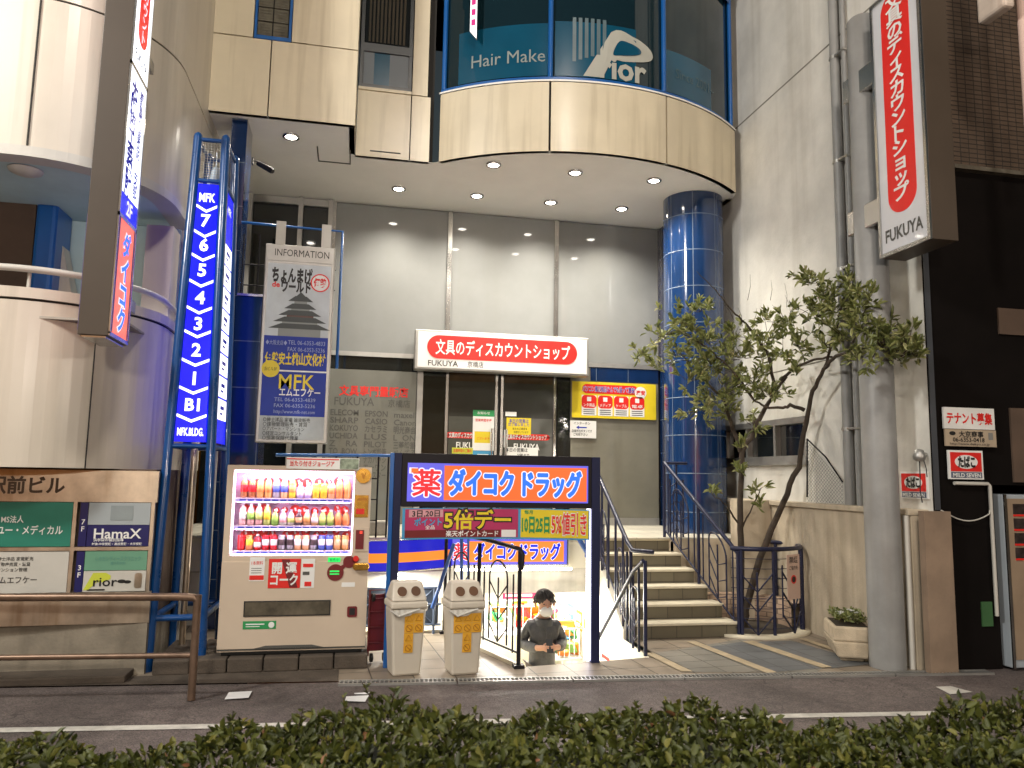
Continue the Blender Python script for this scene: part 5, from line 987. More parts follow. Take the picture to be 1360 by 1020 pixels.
# projecting sign left
ls = thing('projecting_sign', 'tall brown boxed sign with lit side panels on the corner building', 'projecting sign', (-1.96, 6.6, 2.75))
SX = -1.86; SY0, SY1 = 6.25, 6.74; SXL = SX-.215
MB().box(SXL, SX, SY0, SY1, 2.76, 6.6).build('sign_box', M['sign_brown'], ls, bevel=.006)
MB().box(SXL+.02, SX-.02, SY0+.02, SY1-.02, 2.745, 2.759).build('base_plate', M['steel'], ls)
b = MB(); b.box(SXL+.05, SX-.05, SY1, 7.1, 5.3, 5.4); b.box(SXL+.05, SX-.05, SY1, 7.1, 3.1, 3.2); b.build('bracket', M['dull_steel'], ls)
frE = Fr((SX, SY0, 0), R(90)); frW = Fr((SXL, SY1, 0), R(-90)); WW = SY1-SY0
z1, z2, z3 = 3.74, 3.92, 4.97
for fr in (frE, frW):
    MB().fbox(fr, .03, WW-.03, 2.80, z1-.03, .001, .008).build('lower_panel', G['deep_orange'], ls)
    MB().fbox(fr, .03, WW-.03, z1, z2, .001, .008).build('floor_strip', G['blue'], ls)
    MB().fbox(fr, .03, WW-.03, z2, z3-.02, .001, .008).build('middle_panel', G['sign_white'], ls)
    MB().fbox(fr, .03, WW-.03, z3+.02, 6.55, .001, .008).build('upper_panel', G['sign_white'], ls)
    t = MB(); t.rrect(fr, .12, WW-.12, 5.22, 6.5, .12, .008, .012, 0)
    t.vtext('文具のディスカウント', fr, WW/2, 6.4, .13, .122, 1, .02, .016); t.text('FUKUYA', fr, WW/2, 5.1, .11, w=.34, mi=4, n=.012, bold=.02)
    t.vtext('大阪商工会議所', fr, WW*.30, 4.80, .17, .135, 2, .05, .012); t.vtext('都島旭東淀川支部', fr, WW*.70, 4.82, .13, .115, 2, .025, .012, .9)
    t.text('2F', fr, WW/2, (z1+z2)/2, .16, mi=3, n=.012, bold=.03)
    t.vtext('ダイコク', fr, WW/2, 3.53, .215, .2, 3, .08, .011); t.vtext('ダイコク', fr, WW/2, 3.53, .21, .2, 5, .04, .014)
    t.fbox(fr, .03, .055, 2.8, z1-.03, .008, .011, 6); t.fbox(fr, WW-.055, WW-.03, 2.8, z1-.03, .008, .011, 6)
    t.build('lettering', [G['sign_red'], G['halo'], G['sign_blue_ink'], G['halo'], M['black'], G['kana_blue'], mat('sign_violet', (.12, .1, .3), .4)], ls)
b = MB()
for z in (2.78, z1-.015, z3, 6.58):
    b.box(SX, SX+.012, SY0, SY1, z-.015, z+.015)
b.box(SX, SX+.012, SY1-.02, SY1, 2.78, 6.58); b.box(SX, SX+.012, SY0, SY0+.015, 2.78, 6.58); b.build('trim', M['steel'], ls)
# guard rail
gr = thing('guard_rail', 'brown pipe guard rail at the road edge before the directory board', 'guard rail', (-1.14, 6.55, 0))
MB().tube([(-6, 6.9, .775), (-1.3, 6.56, .775), (-1.18, 6.55, .77), (-1.15, 6.55, .75)], .03, 10).build('top_rail', M['rail_brown'], gr)
MB().tube([(-6, 6.9, .33), (-1.16, 6.56, .33)], .022, 8).build('lower_rail', M['rail_brown'], gr)
for x in (-1.15, -3.2, -5.2): MB().tube([(x, 6.55-.07*(x+1.15), 0), (x, 6.55-.07*(x+1.15), .79)], .03, 10).build('post', M['rail_brown'], gr)
# =================================================================== RIGHT NEIGHBOUR
XR = 5.52
rb = thing('neighbour_building', 'grey plastered neighbour building with brown tiled street front', 'building', (7, 9, 0))
wy0, wy1, wzb, wzt = at_x(1070, 590, XR).y, 10.9, 2.03, 2.55
b = MB(); b.box(XR, XR+.3, 6.57, wy0, 0, 11); b.box(XR, XR+.3, wy0, wy1, 0, wzb); b.box(XR, XR+.3, wy0, wy1, wzt, 11); b.box(XR, XR+.3, wy1, 14, 0, 11); b.build('side_wall', M['wall_paint'], rb)
q = [at_x(978, 155, XR), at_x(1120, 30, XR)]
MB().box(XR-.004, XR, 6.56, 12, 7.08, 7.10).box(XR-.004, XR, 6.56, 12, 3.2, 3.215).build('wall_joint', mat('joint_grey', (.22, .21, .18), .8), rb)
w_ = MB(); fR = Fr((XR, 0, 0), R(-90))
W0, W1 = -wy1, -wy0
for v0, v1 in ((wzb-.02, wzb+.05), (wzt-.06, wzt+.02)): w_.fbox(fR, W0, W1, v0, v1, -.12, .01)
for u in (W0, (W0+W1)/2+.35, (W0+W1)/2-.4, W1-.05): w_.fbox(fR, u, u+.05, wzb+.05, wzt-.06, -.1, .0)
w_.fbox(fR, W0-.05, W1+.05, wzb-.07, wzb-.02, -.1, .05); w_ = w_.build('window', M['dull_steel'], rb)
MB().fbox(fR, W0, W1, wzb, wzt, -.1, -.08).build('pane', M['dark_glass'], w_)
b = MB()
for px in (1103, 1116):
    yy = at_x(px+15, 350, XR-.06).y; b.tube([(XR-.06, yy, 1.5), (XR-.06, yy, 10)], .055 if px == 1103 else .03, 12)
b.build('downpipe', M['pole_paint'], rb)
b = MB()
for z in (2.35, 4.2, 5.5, 6.8):
    ya = at_x(1118, 350, XR-.06).y; yb_ = at_x(1131, 350, XR-.06).y; b.lathe((XR-.06, ya, z), [(.06, -.02), (.06, .02)], 12); b.box(XR-.1, XR, yb_-.04, ya+.06, z-.012, z+.012)
b.build('pipe_clamp', M['dull_steel'], rb)
FY = 6.55
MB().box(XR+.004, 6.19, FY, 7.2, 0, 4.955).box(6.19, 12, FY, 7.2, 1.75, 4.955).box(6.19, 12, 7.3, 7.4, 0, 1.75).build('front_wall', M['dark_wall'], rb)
MB().box(XR+.006, 12, FY-.04, 7.2, 5.0, 11).build('tiled_wall', M['brown_mosaic'], rb)
MB().box(XR+.006, 12, FY-.08, FY+.1, 4.955, 4.998).build('trim', M['bronze_steel'], rb)
MB().box(XR+.004, XR+.06, FY-.012, FY, 1.5, 4.95).build('corner_strip', mat('corner_strip', (.05, .055, .065), .4), rb)
MB().box(6.43, 9, FY-.02, FY, 1.78, 2.52).box(6.36, 9, FY-.02, FY, 3.27, 3.54).build('wall_panel', M['brown_wall'], rb)
MB().tube([(5.72, FY-.04, 1.76), (6.1, FY-.04, 1.76), (6.12, FY-.04, 1.74), (6.12, FY-.04, .5)], .018, 8).build('conduit', M['off_white'], rb)
MB().box(5.98, 6.1, FY-.012, FY, .4, .63).build('notice_sticker', mat('dim_green', (.04, .12, .04), .6), rb)
b = MB(); b.tube([(5.55, 6.5, 1.5)]+[(5.55+.06*i, 6.5, 1.5-.10*math.sin(i/10*3.14)) for i in range(1, 10)]+[(6.15, 6.55, 1.58)], .007, 5); b.build('loose_cable', M['off_white'], rb)
# low wall
lw = thing('boundary_wall', 'low stained beige wall with coping along the neighbour building', 'wall', (5.4, 8.5, 0))
MB().box(5.32, 5.515, 6.62, 11, 0, 1.44).build('wall', M['low_wall'], lw); MB().box(5.325, 5.62, 6.46, 6.535, 0, 1.49).build('end_pier', mat('pier_brown', (.28, .20, .14), .8, var=.2, streak=3), lw)
MB().box(5.29, 5.515, 6.62, 11, 1.442, 1.50).build('coping', M['low_wall'], lw, bevel=.008)
MB().box(4.9, 5.316, 9.2, 9.49, 0, 1.5).build('return_wall', M['low_wall'], lw)
MB().tube([(5.29, 6.66, 0), (5.29, 6.66, 1.44)], .03, 10).build('edge_pipe', M['off_white'], lw)
# wire mesh leaning on the wall
wm = thing('wire_mesh', 'torn wire mesh panel standing on the low wall by the downpipes', 'wire mesh', (5.45, 9, 1.5))
P0 = at_x(1072, 583, 5.44); P1 = at_x(1072, 660, 5.44); P2 = at_x(1120, 662, 5.44); P3 = at_x(1119, 640, 5.44)
b = MB(); b.tube([P0, P1], .01, 6); b.tube([P0, P0.lerp(P3, .5)+Vector((0, -.03, .03)), P3], .009, 6); b.build('frame', M['black_metal'], wm)
b = MB(); y0m, y1m = P1.y, P2.y; zt_ = P0.z
for i in range(-12, 34):
    for sgn in (1, -1):
        seg = []
        for k in range(40):
            tt = k/39; yy = y0m+(y1m-y0m)*tt; zz_ = 1.5+(i*.045)+sgn*(y0m-yy)*.75+(0 if sgn > 0 else 0)
            ztop = zt_+(P3.z-zt_)*tt
            if 1.5 <= zz_ <= ztop: seg.append((5.44, yy, zz_))
        if len(seg) > 1: b.tube([seg[0], seg[-1]], .0022, 3)
b.build('mesh', mat('mesh_wire', (.2, .21, .2), .5, metal=.5), wm)
# signs on the neighbour
def tabako(fr, u0, u1, v0, v1, lab, name='tobacco_sign'):
    t = thing(name, lab, 'sign', fr.pt((u0+u1)/2, v0), 'tobacco signs'); h = v1-v0
    MB().fbox(fr, u0, u1, v0, v1, 0, .02).build('plate', M['white'], t)
    p = MB(); p.fbox(fr, u0+.02, u1-.02, v0+h*.27, v1-.02, .02, .023, 0); p.fbox(fr, u0+.02, u1-.02, v0+.012, v0+h*.25, .02, .023, 1); p.disc(fr, (u0+u1)/2, v0+h*.6, (u1-u0)*.33, h*.24, .023, .026, 2)
    p.text('たばこ', fr, (u0+u1)/2, v0+h*.6, h*.42, w=(u1-u0)*.5, mi=3, n=.03, bold=.05); p.text('MILD SEVEN', fr, (u0+u1)/2, v0+h*.14, h*.2, w=(u1-u0)*.8, mi=2, n=.027, bold=.02); p.build('print', [M['red'], mat('sign_slate', (.12, .14, .2), .5), M['white'], M['black']], t)
tabako(Fr((0, FY-.03, 0)), 5.66, 6.05, 1.80, 2.08, 'red and white tobacco sign under the tenant notice')
yA = at_x(1197, 640, XR-.01).y; yB = at_x(1233, 640, XR-.01).y
tabako(Fr((XR-.002, yA, 0), R(-90)), 0, max(.36, yA-yB), 1.60, 1.87, 'red and white tobacco sign on the pale side wall beneath a small lamp')
ts = thing('tenant_sign', 'white tenant wanted sign with red letters on the dark wall', 'sign', (5.95, 6.6, 2.1)); fT = Fr((-.02, FY-.03, 0))
MB().fbox(fT, 5.65, 6.23, 2.29, 2.5, 0, .02).build('upper_plate', M['white'], ts); MB().fbox(fT, 5.66, 6.24, 2.12, 2.285, 0, .018).build('lower_plate', mat('tan_plate', (.45, .36, .26), .5), ts)
t = MB(); t.text('テナント募集', fT, 5.94, 2.395, .12, w=.52, mi=0, n=.024, bold=.03); t.text('大京商事', fT, 5.95, 2.24, .065, w=.28, mi=1, n=.022, bold=.02); t.text('06-6353-0418', fT, 5.92, 2.185, .06, w=.36, mi=1, n=.022, bold=.01); t.text('http://www.daikyo.co.jp', fT, 5.93, 2.145, .035, w=.45, mi=1, n=.022); t.disc(fT, 5.74, 2.245, .035, .02, .018, .021, 1); t.fbox(fT, 6.15, 6.2, 2.19, 2.26, .018, .021, 2); t.build('lettering', [M['red'], M['black'], M['grey']], ts)
p0 = at_x(1221, 606, XR-.08); wlp = thing('wall_lamp', 'small grey dome wall lamp with dangling wires above the tobacco sign', 'wall lamp', p0)
MB().lathe(p0, [(.001, .075), (.04, .06), (.06, .0), (.055, -.03), (.03, -.05)], 16).tube([p0, p0+Vector((.08, 0, .02))], .02, 8).build('dome', M['dull_steel'], wlp)
MB().tube([p0+Vector((0, 0, -.04)), p0+Vector((-.01, -.01, -.2)), p0+Vector((0, .01, -.34)), p0+Vector((.01, .0, -.45))], .006, 5).tube([p0+Vector((.02, -.03, -.03)), p0+Vector((.03, -.05, -.12)), p0+Vector((.06, -.02, -.2))], .005, 5).build('wire', M['black'], wlp)
# pole and its sign
pl = MB().tube([(5.1, 6.76, 0), (5.1, 6.76, 6.6), (5.1, 6.76, 6.63)], [.165, .155, .13], 28).build('sign_pole', M['pole_paint'], label='thick grey steel pole at the paving edge carrying a tall sign', cat='pole')
ps = thing('projecting_sign', 'tall white sign with a red stripe mounted on the grey pole', 'projecting sign', (5.08, 6.1, 3.9))
PX = 4.95; PY0, PY1 = 5.74, 6.42; pz0, pz1 = 3.91, 6.52
MB().box(PX, PX+.27, PY0, PY1, pz0, pz1).build('sign_box', M['sign_brown'], ps, bevel=.005)
frQ = Fr((PX, PY1, 0), R(-90)); wq = PY1-PY0
MB().fbox(frQ, .035, wq-.035, pz0+.035, pz1-.035, .001, .008).build('face', mat('acrylic', (.62, .63, .66), .25, var=.05, coat=.4), ps)
b = MB()
for u0, u1, v0, v1 in ((0, wq, pz0, pz0+.034), (0, wq, pz1-.034, pz1), (0, .034, pz0+.034, pz1-.034), (wq-.034, wq, pz0+.034, pz1-.034)): b.fbox(frQ, u0, u1, v0, v1, .0005, .02)
b.build('trim', M['steel'], ps)
t = MB(); t.rrect(frQ, .15, wq-.15, pz0+.37, pz1-.02, .18, .008, .012, 0); t.vtext('文具のディスカウントショップ', frQ, wq/2, pz1-.14, .175, .147, 1, .028, .016, 1.3); t.text('FUKUYA', frQ, wq/2, pz0+.19, .17, w=.5, mi=2, n=.012, bold=.025); t.build('lettering', [M['red'], M['white'], M['grey_ink']], ps)
b = MB(); b.box(PX+.02, PX+.24, PY1, 6.95, 4.3, 4.55); b.box(PX+.02, PX+.24, PY1, 6.95, 5.75, 6.0); b.build('bracket', M['steel'], ps, bevel=.01)
rs_ = thing('projecting_sign', 'rust streaked white sign hanging over the street by the tiled wall', 'projecting sign', (6.2, 5.7, 6.4))
q0 = at_y(1342, 8, 5.5); MB().box(q0.x-.06, q0.x+.06, 5.5, 5.82, q0.z, q0.z+1.2).build('sign_box', mat('rusty_white', (.6, .5, .42), .6, var=.2, streak=7, dirt=(.25, .1, .04), dirt_amt=.8), rs_, bevel=.03)
q1 = at_y(1357, 60, 5.6); MB().tube([(q1.x+.03, 5.6, q1.z-1.2), (q1.x+.03, 5.6, q1.z+1.5)], .045, 12).build('sign_post', M['pinkish'], rs_)
# second vending machine
v2 = thing('vending_machine', 'unlit old vending machine standing in the dark recess', 'vending machine', (6.8, 6.8, 0)); f2 = Fr((0, 6.47, 0))
MB().fbox(f2, 6.225, 7.4, .02, 1.66, -.7, 0).build('body', mat('vm_grey', (.36, .40, .44), .4, var=.08), v2, bevel=.01)
MB().fbox(f2, 6.26, 7.36, .1, 1.62, 0, .012).build('door_panel', mat('vm_tan', (.30, .22, .15), .45), v2); MB().fbox(f2, 6.225, 6.25, .02, 1.66, 0, .016).build('edge_trim', M['steel'], v2)
for k in range(4): MB().fbox(f2, 6.32, 7.3, 1.05+.14*k, 1.15+.14*k, .012, .016).fbox(f2, 6.32, 7.3, 1.03+.14*k, 1.048+.14*k, .012, .02, 1).build('product_row', [mat('dim_products', (.03, .02, .018), .4, var=.8, scale=25), M['red']], v2)
# flower planter
fp = thing('flower_planter', 'beige stone flower trough standing on the paving by the pole', 'planter', (4.85, 7.35, 0)); fa = Fr((4.86, 6.93, 0), R(-24))
def sec(w_, z, n0, n1): return [tuple(fa.pt(-w_, z, n0)), tuple(fa.pt(-w_, z, n1)), tuple(fa.pt(w_, z, n1)), tuple(fa.pt(w_, z, n0))]
b = MB(); b.hexa(sec(.14, .04, -.52, -.02), sec(.19, .2, -.56, .0)); b.hexa(sec(.19, .2, -.56, .0), sec(.18, .34, -.55, -.01)); b.hexa(sec(.11, .0, -.45, -.08), sec(.11, .04, -.45, -.08)); b.build('trough', M['planter_stone'], fp, bevel=.02)
MB().add(sec(.15, .342, -.52, -.04), [(0, 1, 2, 3)]).build('soil', M['soil'], fp)
# =================================================================== FOLIAGE
def leaves(name, P, Dr, Ln, Wd, tint, m, parent=None, up=.5, **tags):
    n = len(P); Dr = Dr/np.linalg.norm(Dr, axis=1, keepdims=True)
    U = np.tile([0, 0, 1.0], (n, 1))+rng.normal(0, up, (n, 3)); S_ = np.cross(Dr, U); S_ /= np.linalg.norm(S_, axis=1, keepdims=True)+1e-6; Nn = np.cross(S_, Dr)
    L = Ln[:, None]; W = Wd[:, None]; fold = .35*W
    v = np.stack([P, P+Dr*L*.35-S_*W*.48+Nn*fold, P+Dr*L*.72-S_*W*.4+Nn*fold*.7, P+Dr*L-Nn*L*.12, P+Dr*L*.72+S_*W*.4+Nn*fold*.7, P+Dr*L*.35+S_*W*.48+Nn*fold], 1).reshape(-1, 3)
    k = np.arange(n)[:, None]*6; fs = np.concatenate([k+[0, 1, 2, 3], k+[0, 3, 4, 5]], 1).reshape(-1, 4)
    me = bpy.data.meshes.new(name); me.vertices.add(len(v)); me.vertices.foreach_set('co', v.astype(np.float32).ravel())
    me.loops.add(fs.size); me.loops.foreach_set('vertex_index', fs.astype(np.int32).ravel()); me.polygons.add(len(fs)); me.polygons.foreach_set('loop_start', np.arange(0, fs.size, 4, dtype=np.int32))
    me.update(calc_edges=True); me.validate()
    a = me.attributes.new('tint', 'FLOAT', 'POINT'); a.data.foreach_set('value', np.repeat(tint, 6).astype(np.float32))
    me.materials.append(m); o = bpy.data.objects.new(name, me); COL.objects.link(o)
    if parent is not None:
        o.parent = parent
        if parent.type == 'EMPTY': o.matrix_parent_inverse = Matrix.Translation(-parent.location)
    return tag(o, **tags)
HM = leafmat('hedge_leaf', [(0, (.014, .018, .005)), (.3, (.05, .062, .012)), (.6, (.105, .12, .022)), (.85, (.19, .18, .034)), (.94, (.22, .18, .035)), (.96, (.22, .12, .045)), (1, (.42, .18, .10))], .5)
TM = leafmat('tree_leaf', [(0, (.08, .10, .028)), (.4, (.21, .24, .075)), (.75, (.36, .37, .15)), (1, (.55, .52, .28))], .32)
NH = 40000; s_ = rng.uniform(-3.2, 4.6, NH); t_ = rng.uniform(1.6, 2.98, NH)
def htop(s, t): return .875+.035*np.sin(s*2.3+.6)+.03*np.sin(s*5.1+t*3)+.025*np.sin(s*11+t*7)+.02*np.sin(s*23-t*9)-.9*np.clip(t-2.8, 0, 1)**1.2-.05*np.exp(-((s+1.9)/.9)**2)
ca, sa = math.cos(R(-4.5)), math.sin(R(-4.5))
def hw_(s, t, z): return np.stack([s*ca-t*sa-.12, s*sa+t*ca+.06, z], 1)
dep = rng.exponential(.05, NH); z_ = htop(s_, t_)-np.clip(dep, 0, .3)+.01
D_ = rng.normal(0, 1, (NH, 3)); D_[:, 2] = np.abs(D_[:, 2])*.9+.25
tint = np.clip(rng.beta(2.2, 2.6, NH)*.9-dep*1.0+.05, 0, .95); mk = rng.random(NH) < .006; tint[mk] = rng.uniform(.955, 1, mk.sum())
Pp = [hw_(s_, t_, z_)]; Dd = [D_]; Ll = [rng.uniform(.02, .05, NH)]; Tt = [tint]
stem = MB()
for i in range(520):                                 # upright sprigs over the clipped top
    s0 = rng.uniform(-3, 4.4); t0 = rng.uniform(2.05, 2.96) if i % 3 else rng.uniform(2.7, 2.98); h0 = float(htop(np.array(s0), np.array(t0))); hh = rng.uniform(.01, .06)*(2.4 if rng.random() < .05 else 1); lean = rng.normal(0, .3, 2)*hh
    base_ = hw_(np.array([s0]), np.array([t0]), np.array([h0-.06]))[0]; tip_ = base_+[lean[0], lean[1], hh+.05]
    stem.tube([base_, tip_], [.003, .0015], 4)
    k = int(6+hh*70); q = rng.uniform(.35, 1, k)[:, None]; Pp.append(base_+(tip_-base_)*q); d = rng.normal(0, 1, (k, 3)); d[:, 2] = np.abs(d[:, 2])+.35; Dd.append(d); Ll.append(rng.uniform(.02, .038, k)*(1.1-.4*q[:, 0])); Tt.append(np.clip(rng.beta(2.5, 2, k)*.9+.05, 0, .95))
Pp = np.concatenate(Pp); Dd = np.concatenate(Dd); Ll = np.concatenate(Ll); Tt = np.concatenate(Tt)
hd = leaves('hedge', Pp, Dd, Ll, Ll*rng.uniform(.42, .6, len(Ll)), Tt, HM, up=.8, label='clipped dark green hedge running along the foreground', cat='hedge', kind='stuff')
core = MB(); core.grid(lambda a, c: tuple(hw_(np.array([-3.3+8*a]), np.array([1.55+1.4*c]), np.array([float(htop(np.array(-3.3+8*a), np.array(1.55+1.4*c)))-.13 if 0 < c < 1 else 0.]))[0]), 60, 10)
core.build('inner_twigs', mat('hedge_dark', (.008, .009, .004), 1, var=.3, scale=30), hd); stem.build('sprigs', M['bark'], hd)  # solid dark core under the leaves, coloured as deep shade to block the view
# tree
tr = thing('street_tree', 'two trunked evergreen tree in the round pit by the tiled column', 'tree', (4.7, 8.8, 0))
TB = MB(); tips = []
def br_(pts, r0_, r1_, Y):                            # branch given as picture points with its own depth at each point
    P = [at_y(px, pyy, yy) for (px, pyy), yy in zip(pts, Y)]; n = len(P)
    Q = []
    for i in range(n-1):
        for k in range(4): Q.append(P[i].lerp(P[i+1], k/4)+Vector([random.gauss(0, .006) for _ in range(3)]))
    Q.append(P[-1]); TB.tube(Q, [r0_+(r1_-r0_)*i/(len(Q)-1) for i in range(len(Q))], 8); return P
y9 = 8.85
br_([(984, 836), (984, 740), (983, 690), (985, 600), (1000, 575)], .046, .03, [y9]*5)
br_([(1000, 575), (1012, 550), (1030, 520), (1045, 500)], .035, .015, [y9, 8.8, 8.7, 8.6])
br_([(985, 600), (970, 560), (960, 530), (930, 500), (905, 470)], .03, .008, [y9, 8.9, 8.95, 9.0, 9.05])
br_([(987, 838), (990, 810), (1010, 740), (1040, 668), (1060, 620), (1070, 560), (1080, 520), (1095, 490), (1110, 472), (1140, 466)], .048, .014, [8.8, 8.8, 8.75, 8.65, 8.5, 8.3, 8.1, 7.8, 7.5, 6.95])
br_([(1068, 545), (1050, 538), (1040, 542), (1015, 540), (1000, 530)], .025, .01, [8.26, 8.3, 8.35, 8.4, 8.45])
br_([(1000, 530), (980, 500), (960, 480), (930, 455), (900, 440)], .016, .006, [8.45, 8.6, 8.7, 8.7, 8.7])
br_([(1030, 520), (1020, 470), (1005, 445), (985, 425), (968, 408), (950, 385), (925, 360)], .022, .004, [8.65, 8.7, 8.8, 8.85, 8.9, 8.95, 9])
br_([(1036, 505), (1055, 488), (1080, 478), (1105, 474)], .02, .012, [8.6, 8.3, 8.0, 7.65])
br_([(1095, 490), (1105, 455), (1115, 420), (1120, 395)], .018, .006, [7.8, 7.6, 7.45, 7.4])
br_([(1140, 466), (1150, 461), (1170, 455), (1190, 450), (1215, 460)], .016, .005, [6.95, 6.55, 6.45, 6.4, 6.35])
br_([(1170, 455), (1182, 438), (1195, 430)], .009, .004, [6.45, 6.42, 6.4]); br_([(1125, 469), (1140, 440), (1150, 410)], .012, .004, [7.2, 6.9, 6.6])
br_([(984, 700), (965, 672), (945, 655)], .014, .005, [y9, 8.8, 8.75]); br_([(984, 705), (1000, 672), (1010, 650)], .012, .005, [y9, 8.8, 8.75])
cl = [(850, 465, 14, 6), (880, 440, 24, 12), (905, 425, 30, 16), (925, 410, 22, 10), (935, 445, 32, 18), (900, 470, 26, 12), (945, 480, 34, 20), (915, 500, 26, 12), (955, 520, 30, 16), (985, 470, 32, 18), (1000, 500, 32, 18), (1015, 455, 24, 12), (975, 440, 24, 11), (930, 540, 22, 9), (960, 545, 20, 8), (1020, 520, 28, 14), (1000, 560, 16, 6), (985, 620, 10, 5), (1015, 420, 18, 7),
      (1045, 420, 24, 10), (1060, 455, 28, 14), (1075, 370, 18, 10), (1095, 385, 24, 13), (1085, 415, 28, 14), (1110, 405, 24, 12), (1130, 380, 24, 14), (1140, 405, 22, 13), (1120, 440, 24, 12), (1150, 430, 26, 14), (1165, 455, 28, 15), (1180, 440, 24, 12), (1190, 470, 26, 13), (1205, 450, 22, 11), (1215, 465, 14, 8), (1100, 455, 22, 8), (1140, 470, 18, 7), (1060, 490, 16, 4),
      (945, 648, 9, 3), (1005, 645, 12, 4), (1010, 665, 12, 3), (985, 590, 10, 4), (870, 480, 16, 5), (1040, 470, 20, 7), (1150, 385, 14, 6)]
LP, LD, LL, LT = [], [], [], []
for px, pyy, sp, k in cl:
    yb0 = float(np.interp(px, [850, 960, 1040, 1100, 1130, 1152, 1190, 1220], [8.95, 8.85, 8.4, 7.6, 7.05, 6.45, 6.35, 6.3]))
    cen = at_y(px, pyy, yb0)
    for j in range(max(2, int(k*1.12))):
        e = at_y(px+random.gauss(0, sp*.5), pyy+random.gauss(0, sp*.42), yb0+random.gauss(0, .16))
        back = cen.lerp(e, .2)+Vector((0, 0, -.05)); TB.tube([back, back.lerp(e, .6)+Vector((0, 0, .01)), e], [.004, .003, .002], 4)
        ax = np.array((e-back).normalized())+np.array([0, 0, .35]); m_ = random.randint(7, 12)
        d = ax+rng.normal(0, .62, (m_, 3)); LP.append(np.array(e)+rng.normal(0, .012, (m_, 3))-ax*rng.uniform(0, .05, (m_, 1))); LD.append(d); LL.append(rng.uniform(.075, .125, m_)); LT.append(np.clip(rng.normal(.45, .22, m_)+(.08 if random.random() < .3 else 0), 0, 1))
TB.build('trunk', M['bark'], tr)
LL = np.concatenate(LL); leaves('crown', np.concatenate(LP), np.concatenate(LD), LL, LL*rng.uniform(.24, .34, len(LL)), np.concatenate(LT), TM, tr, up=.8)
b = MB()
for i in range(14):                                   # bare twigs
    px, pyy = random.uniform(960, 1060), random.uniform(395, 450); p = at_y(px, pyy, 8.85); q = p+Vector((random.uniform(-.2, .12), random.uniform(-.1, .1), random.uniform(.1, .35))); b.tube([p, p.lerp(q, .5)+Vector((.02, 0, .01)), q], [.004, .003, .0015], 4)
b.build('bare_twigs', M['bark'], tr)
# flowers in the trough
n = 420; a = rng.uniform(-.14, .14, n); c = rng.uniform(-.5, -.06, n); P = np.array([fa.pt(x, .37+random.uniform(0, .07), y) for x, y in zip(a, c)]); D = rng.normal(0, 1, (n, 3)); D[:, 2] = np.abs(D[:, 2])+.2
pl_ = leaves('flower_plant', P, D, rng.uniform(.03, .06, n), rng.uniform(.018, .03, n), np.clip(rng.normal(.4, .2, n), 0, 1), TM, label='low green bedding plants with white flowers in the stone trough', cat='plants')
b = MB()
for i in range(12):
    p = fa.pt(random.uniform(-.12, .12), .44+random.uniform(0, .03), random.uniform(-.45, -.08))
    for k in range(5): q = 2*math.pi*k/5; b.disc(Fr(p+Vector((.014*math.cos(q), .014*math.sin(q), 0)), 0, (0, -.8, .6)), 0, 0, .011, .011, 0, .002, 0, 8)
b.build('blossoms', M['white'], pl_)
# =================================================================== MAN CLIMBING THE STAIRS
def skin(name, nodes, edges, m, parent=None, sub=2, root=0):
    me = bpy.data.meshes.new(name); me.from_pydata([n_[0] for n_ in nodes], edges, []); o = bpy.data.objects.new(name, me); COL.objects.link(o)
    sk = o.modifiers.new('skin', 'SKIN'); sk.use_smooth_shade = True; o.modifiers.new('sub', 'SUBSURF').levels = sub
    for i, n_ in enumerate(nodes): v = me.skin_vertices[0].data[i]; v.radius = n_[1] if isinstance(n_[1], tuple) else (n_[1], n_[1]); v.use_root = i == root
    bpy.context.view_layer.update(); nm = bpy.data.meshes.new_from_object(o.evaluated_get(bpy.context.evaluated_depsgraph_get())); bpy.data.objects.remove(o)
    nm.materials.clear(); nm.materials.append(m)
    for p in nm.polygons: p.use_smooth = True
    r = bpy.data.objects.new(name, nm); COL.objects.link(r)
    if parent is not None: r.parent = parent
    return r
MX, MY, MZ = 2.13, 8.55, -1.0
def T(x, y, z): return (MX+x, MY+y, MZ+z)           # person faces -y; x to the viewer's right
bn_ = [(T(0, .02, .78), (.10, .08)), (T(0, .0, .95), (.125, .095)), (T(0, -.02, 1.12), (.14, .10)), (T(0, -.02, 1.2), (.1, .08)), (T(0, -.06, 1.25), .055), (T(0, -.10, 1.31), (.075, .085)), (T(0, -.12, 1.39), (.088, .10)), (T(0, -.10, 1.455), (.07, .08)),
       (T(-.15, -.01, 1.12), .055), (T(-.23, .02, .93), .042), (T(-.12, -.25, .93), .032), (T(-.06, -.31, .94), (.034, .02)),
       (T(.15, -.01, 1.12), .055), (T(.23, .02, .93), .042), (T(.12, -.25, .93), .032), (T(.06, -.31, .94), (.034, .02)),
       (T(-.09, .0, .6), .05), (T(-.1, -.12, .42), .05), (T(-.1, .05, .06), .04), (T(-.1, -.1, .03), .035),
       (T(.09, .0, .6), .05), (T(.1, -.2, .48), .05), (T(.1, -.15, .26), .04), (T(.1, -.28, .23), .035)]
be = [(0, 1), (1, 2), (2, 3), (3, 4), (4, 5), (5, 6), (6, 7), (2, 8), (8, 9), (9, 10), (10, 11), (2, 12), (12, 13), (13, 14), (14, 15), (0, 16), (16, 17), (17, 18), (18, 19), (0, 20), (20, 21), (21, 22), (22, 23)]
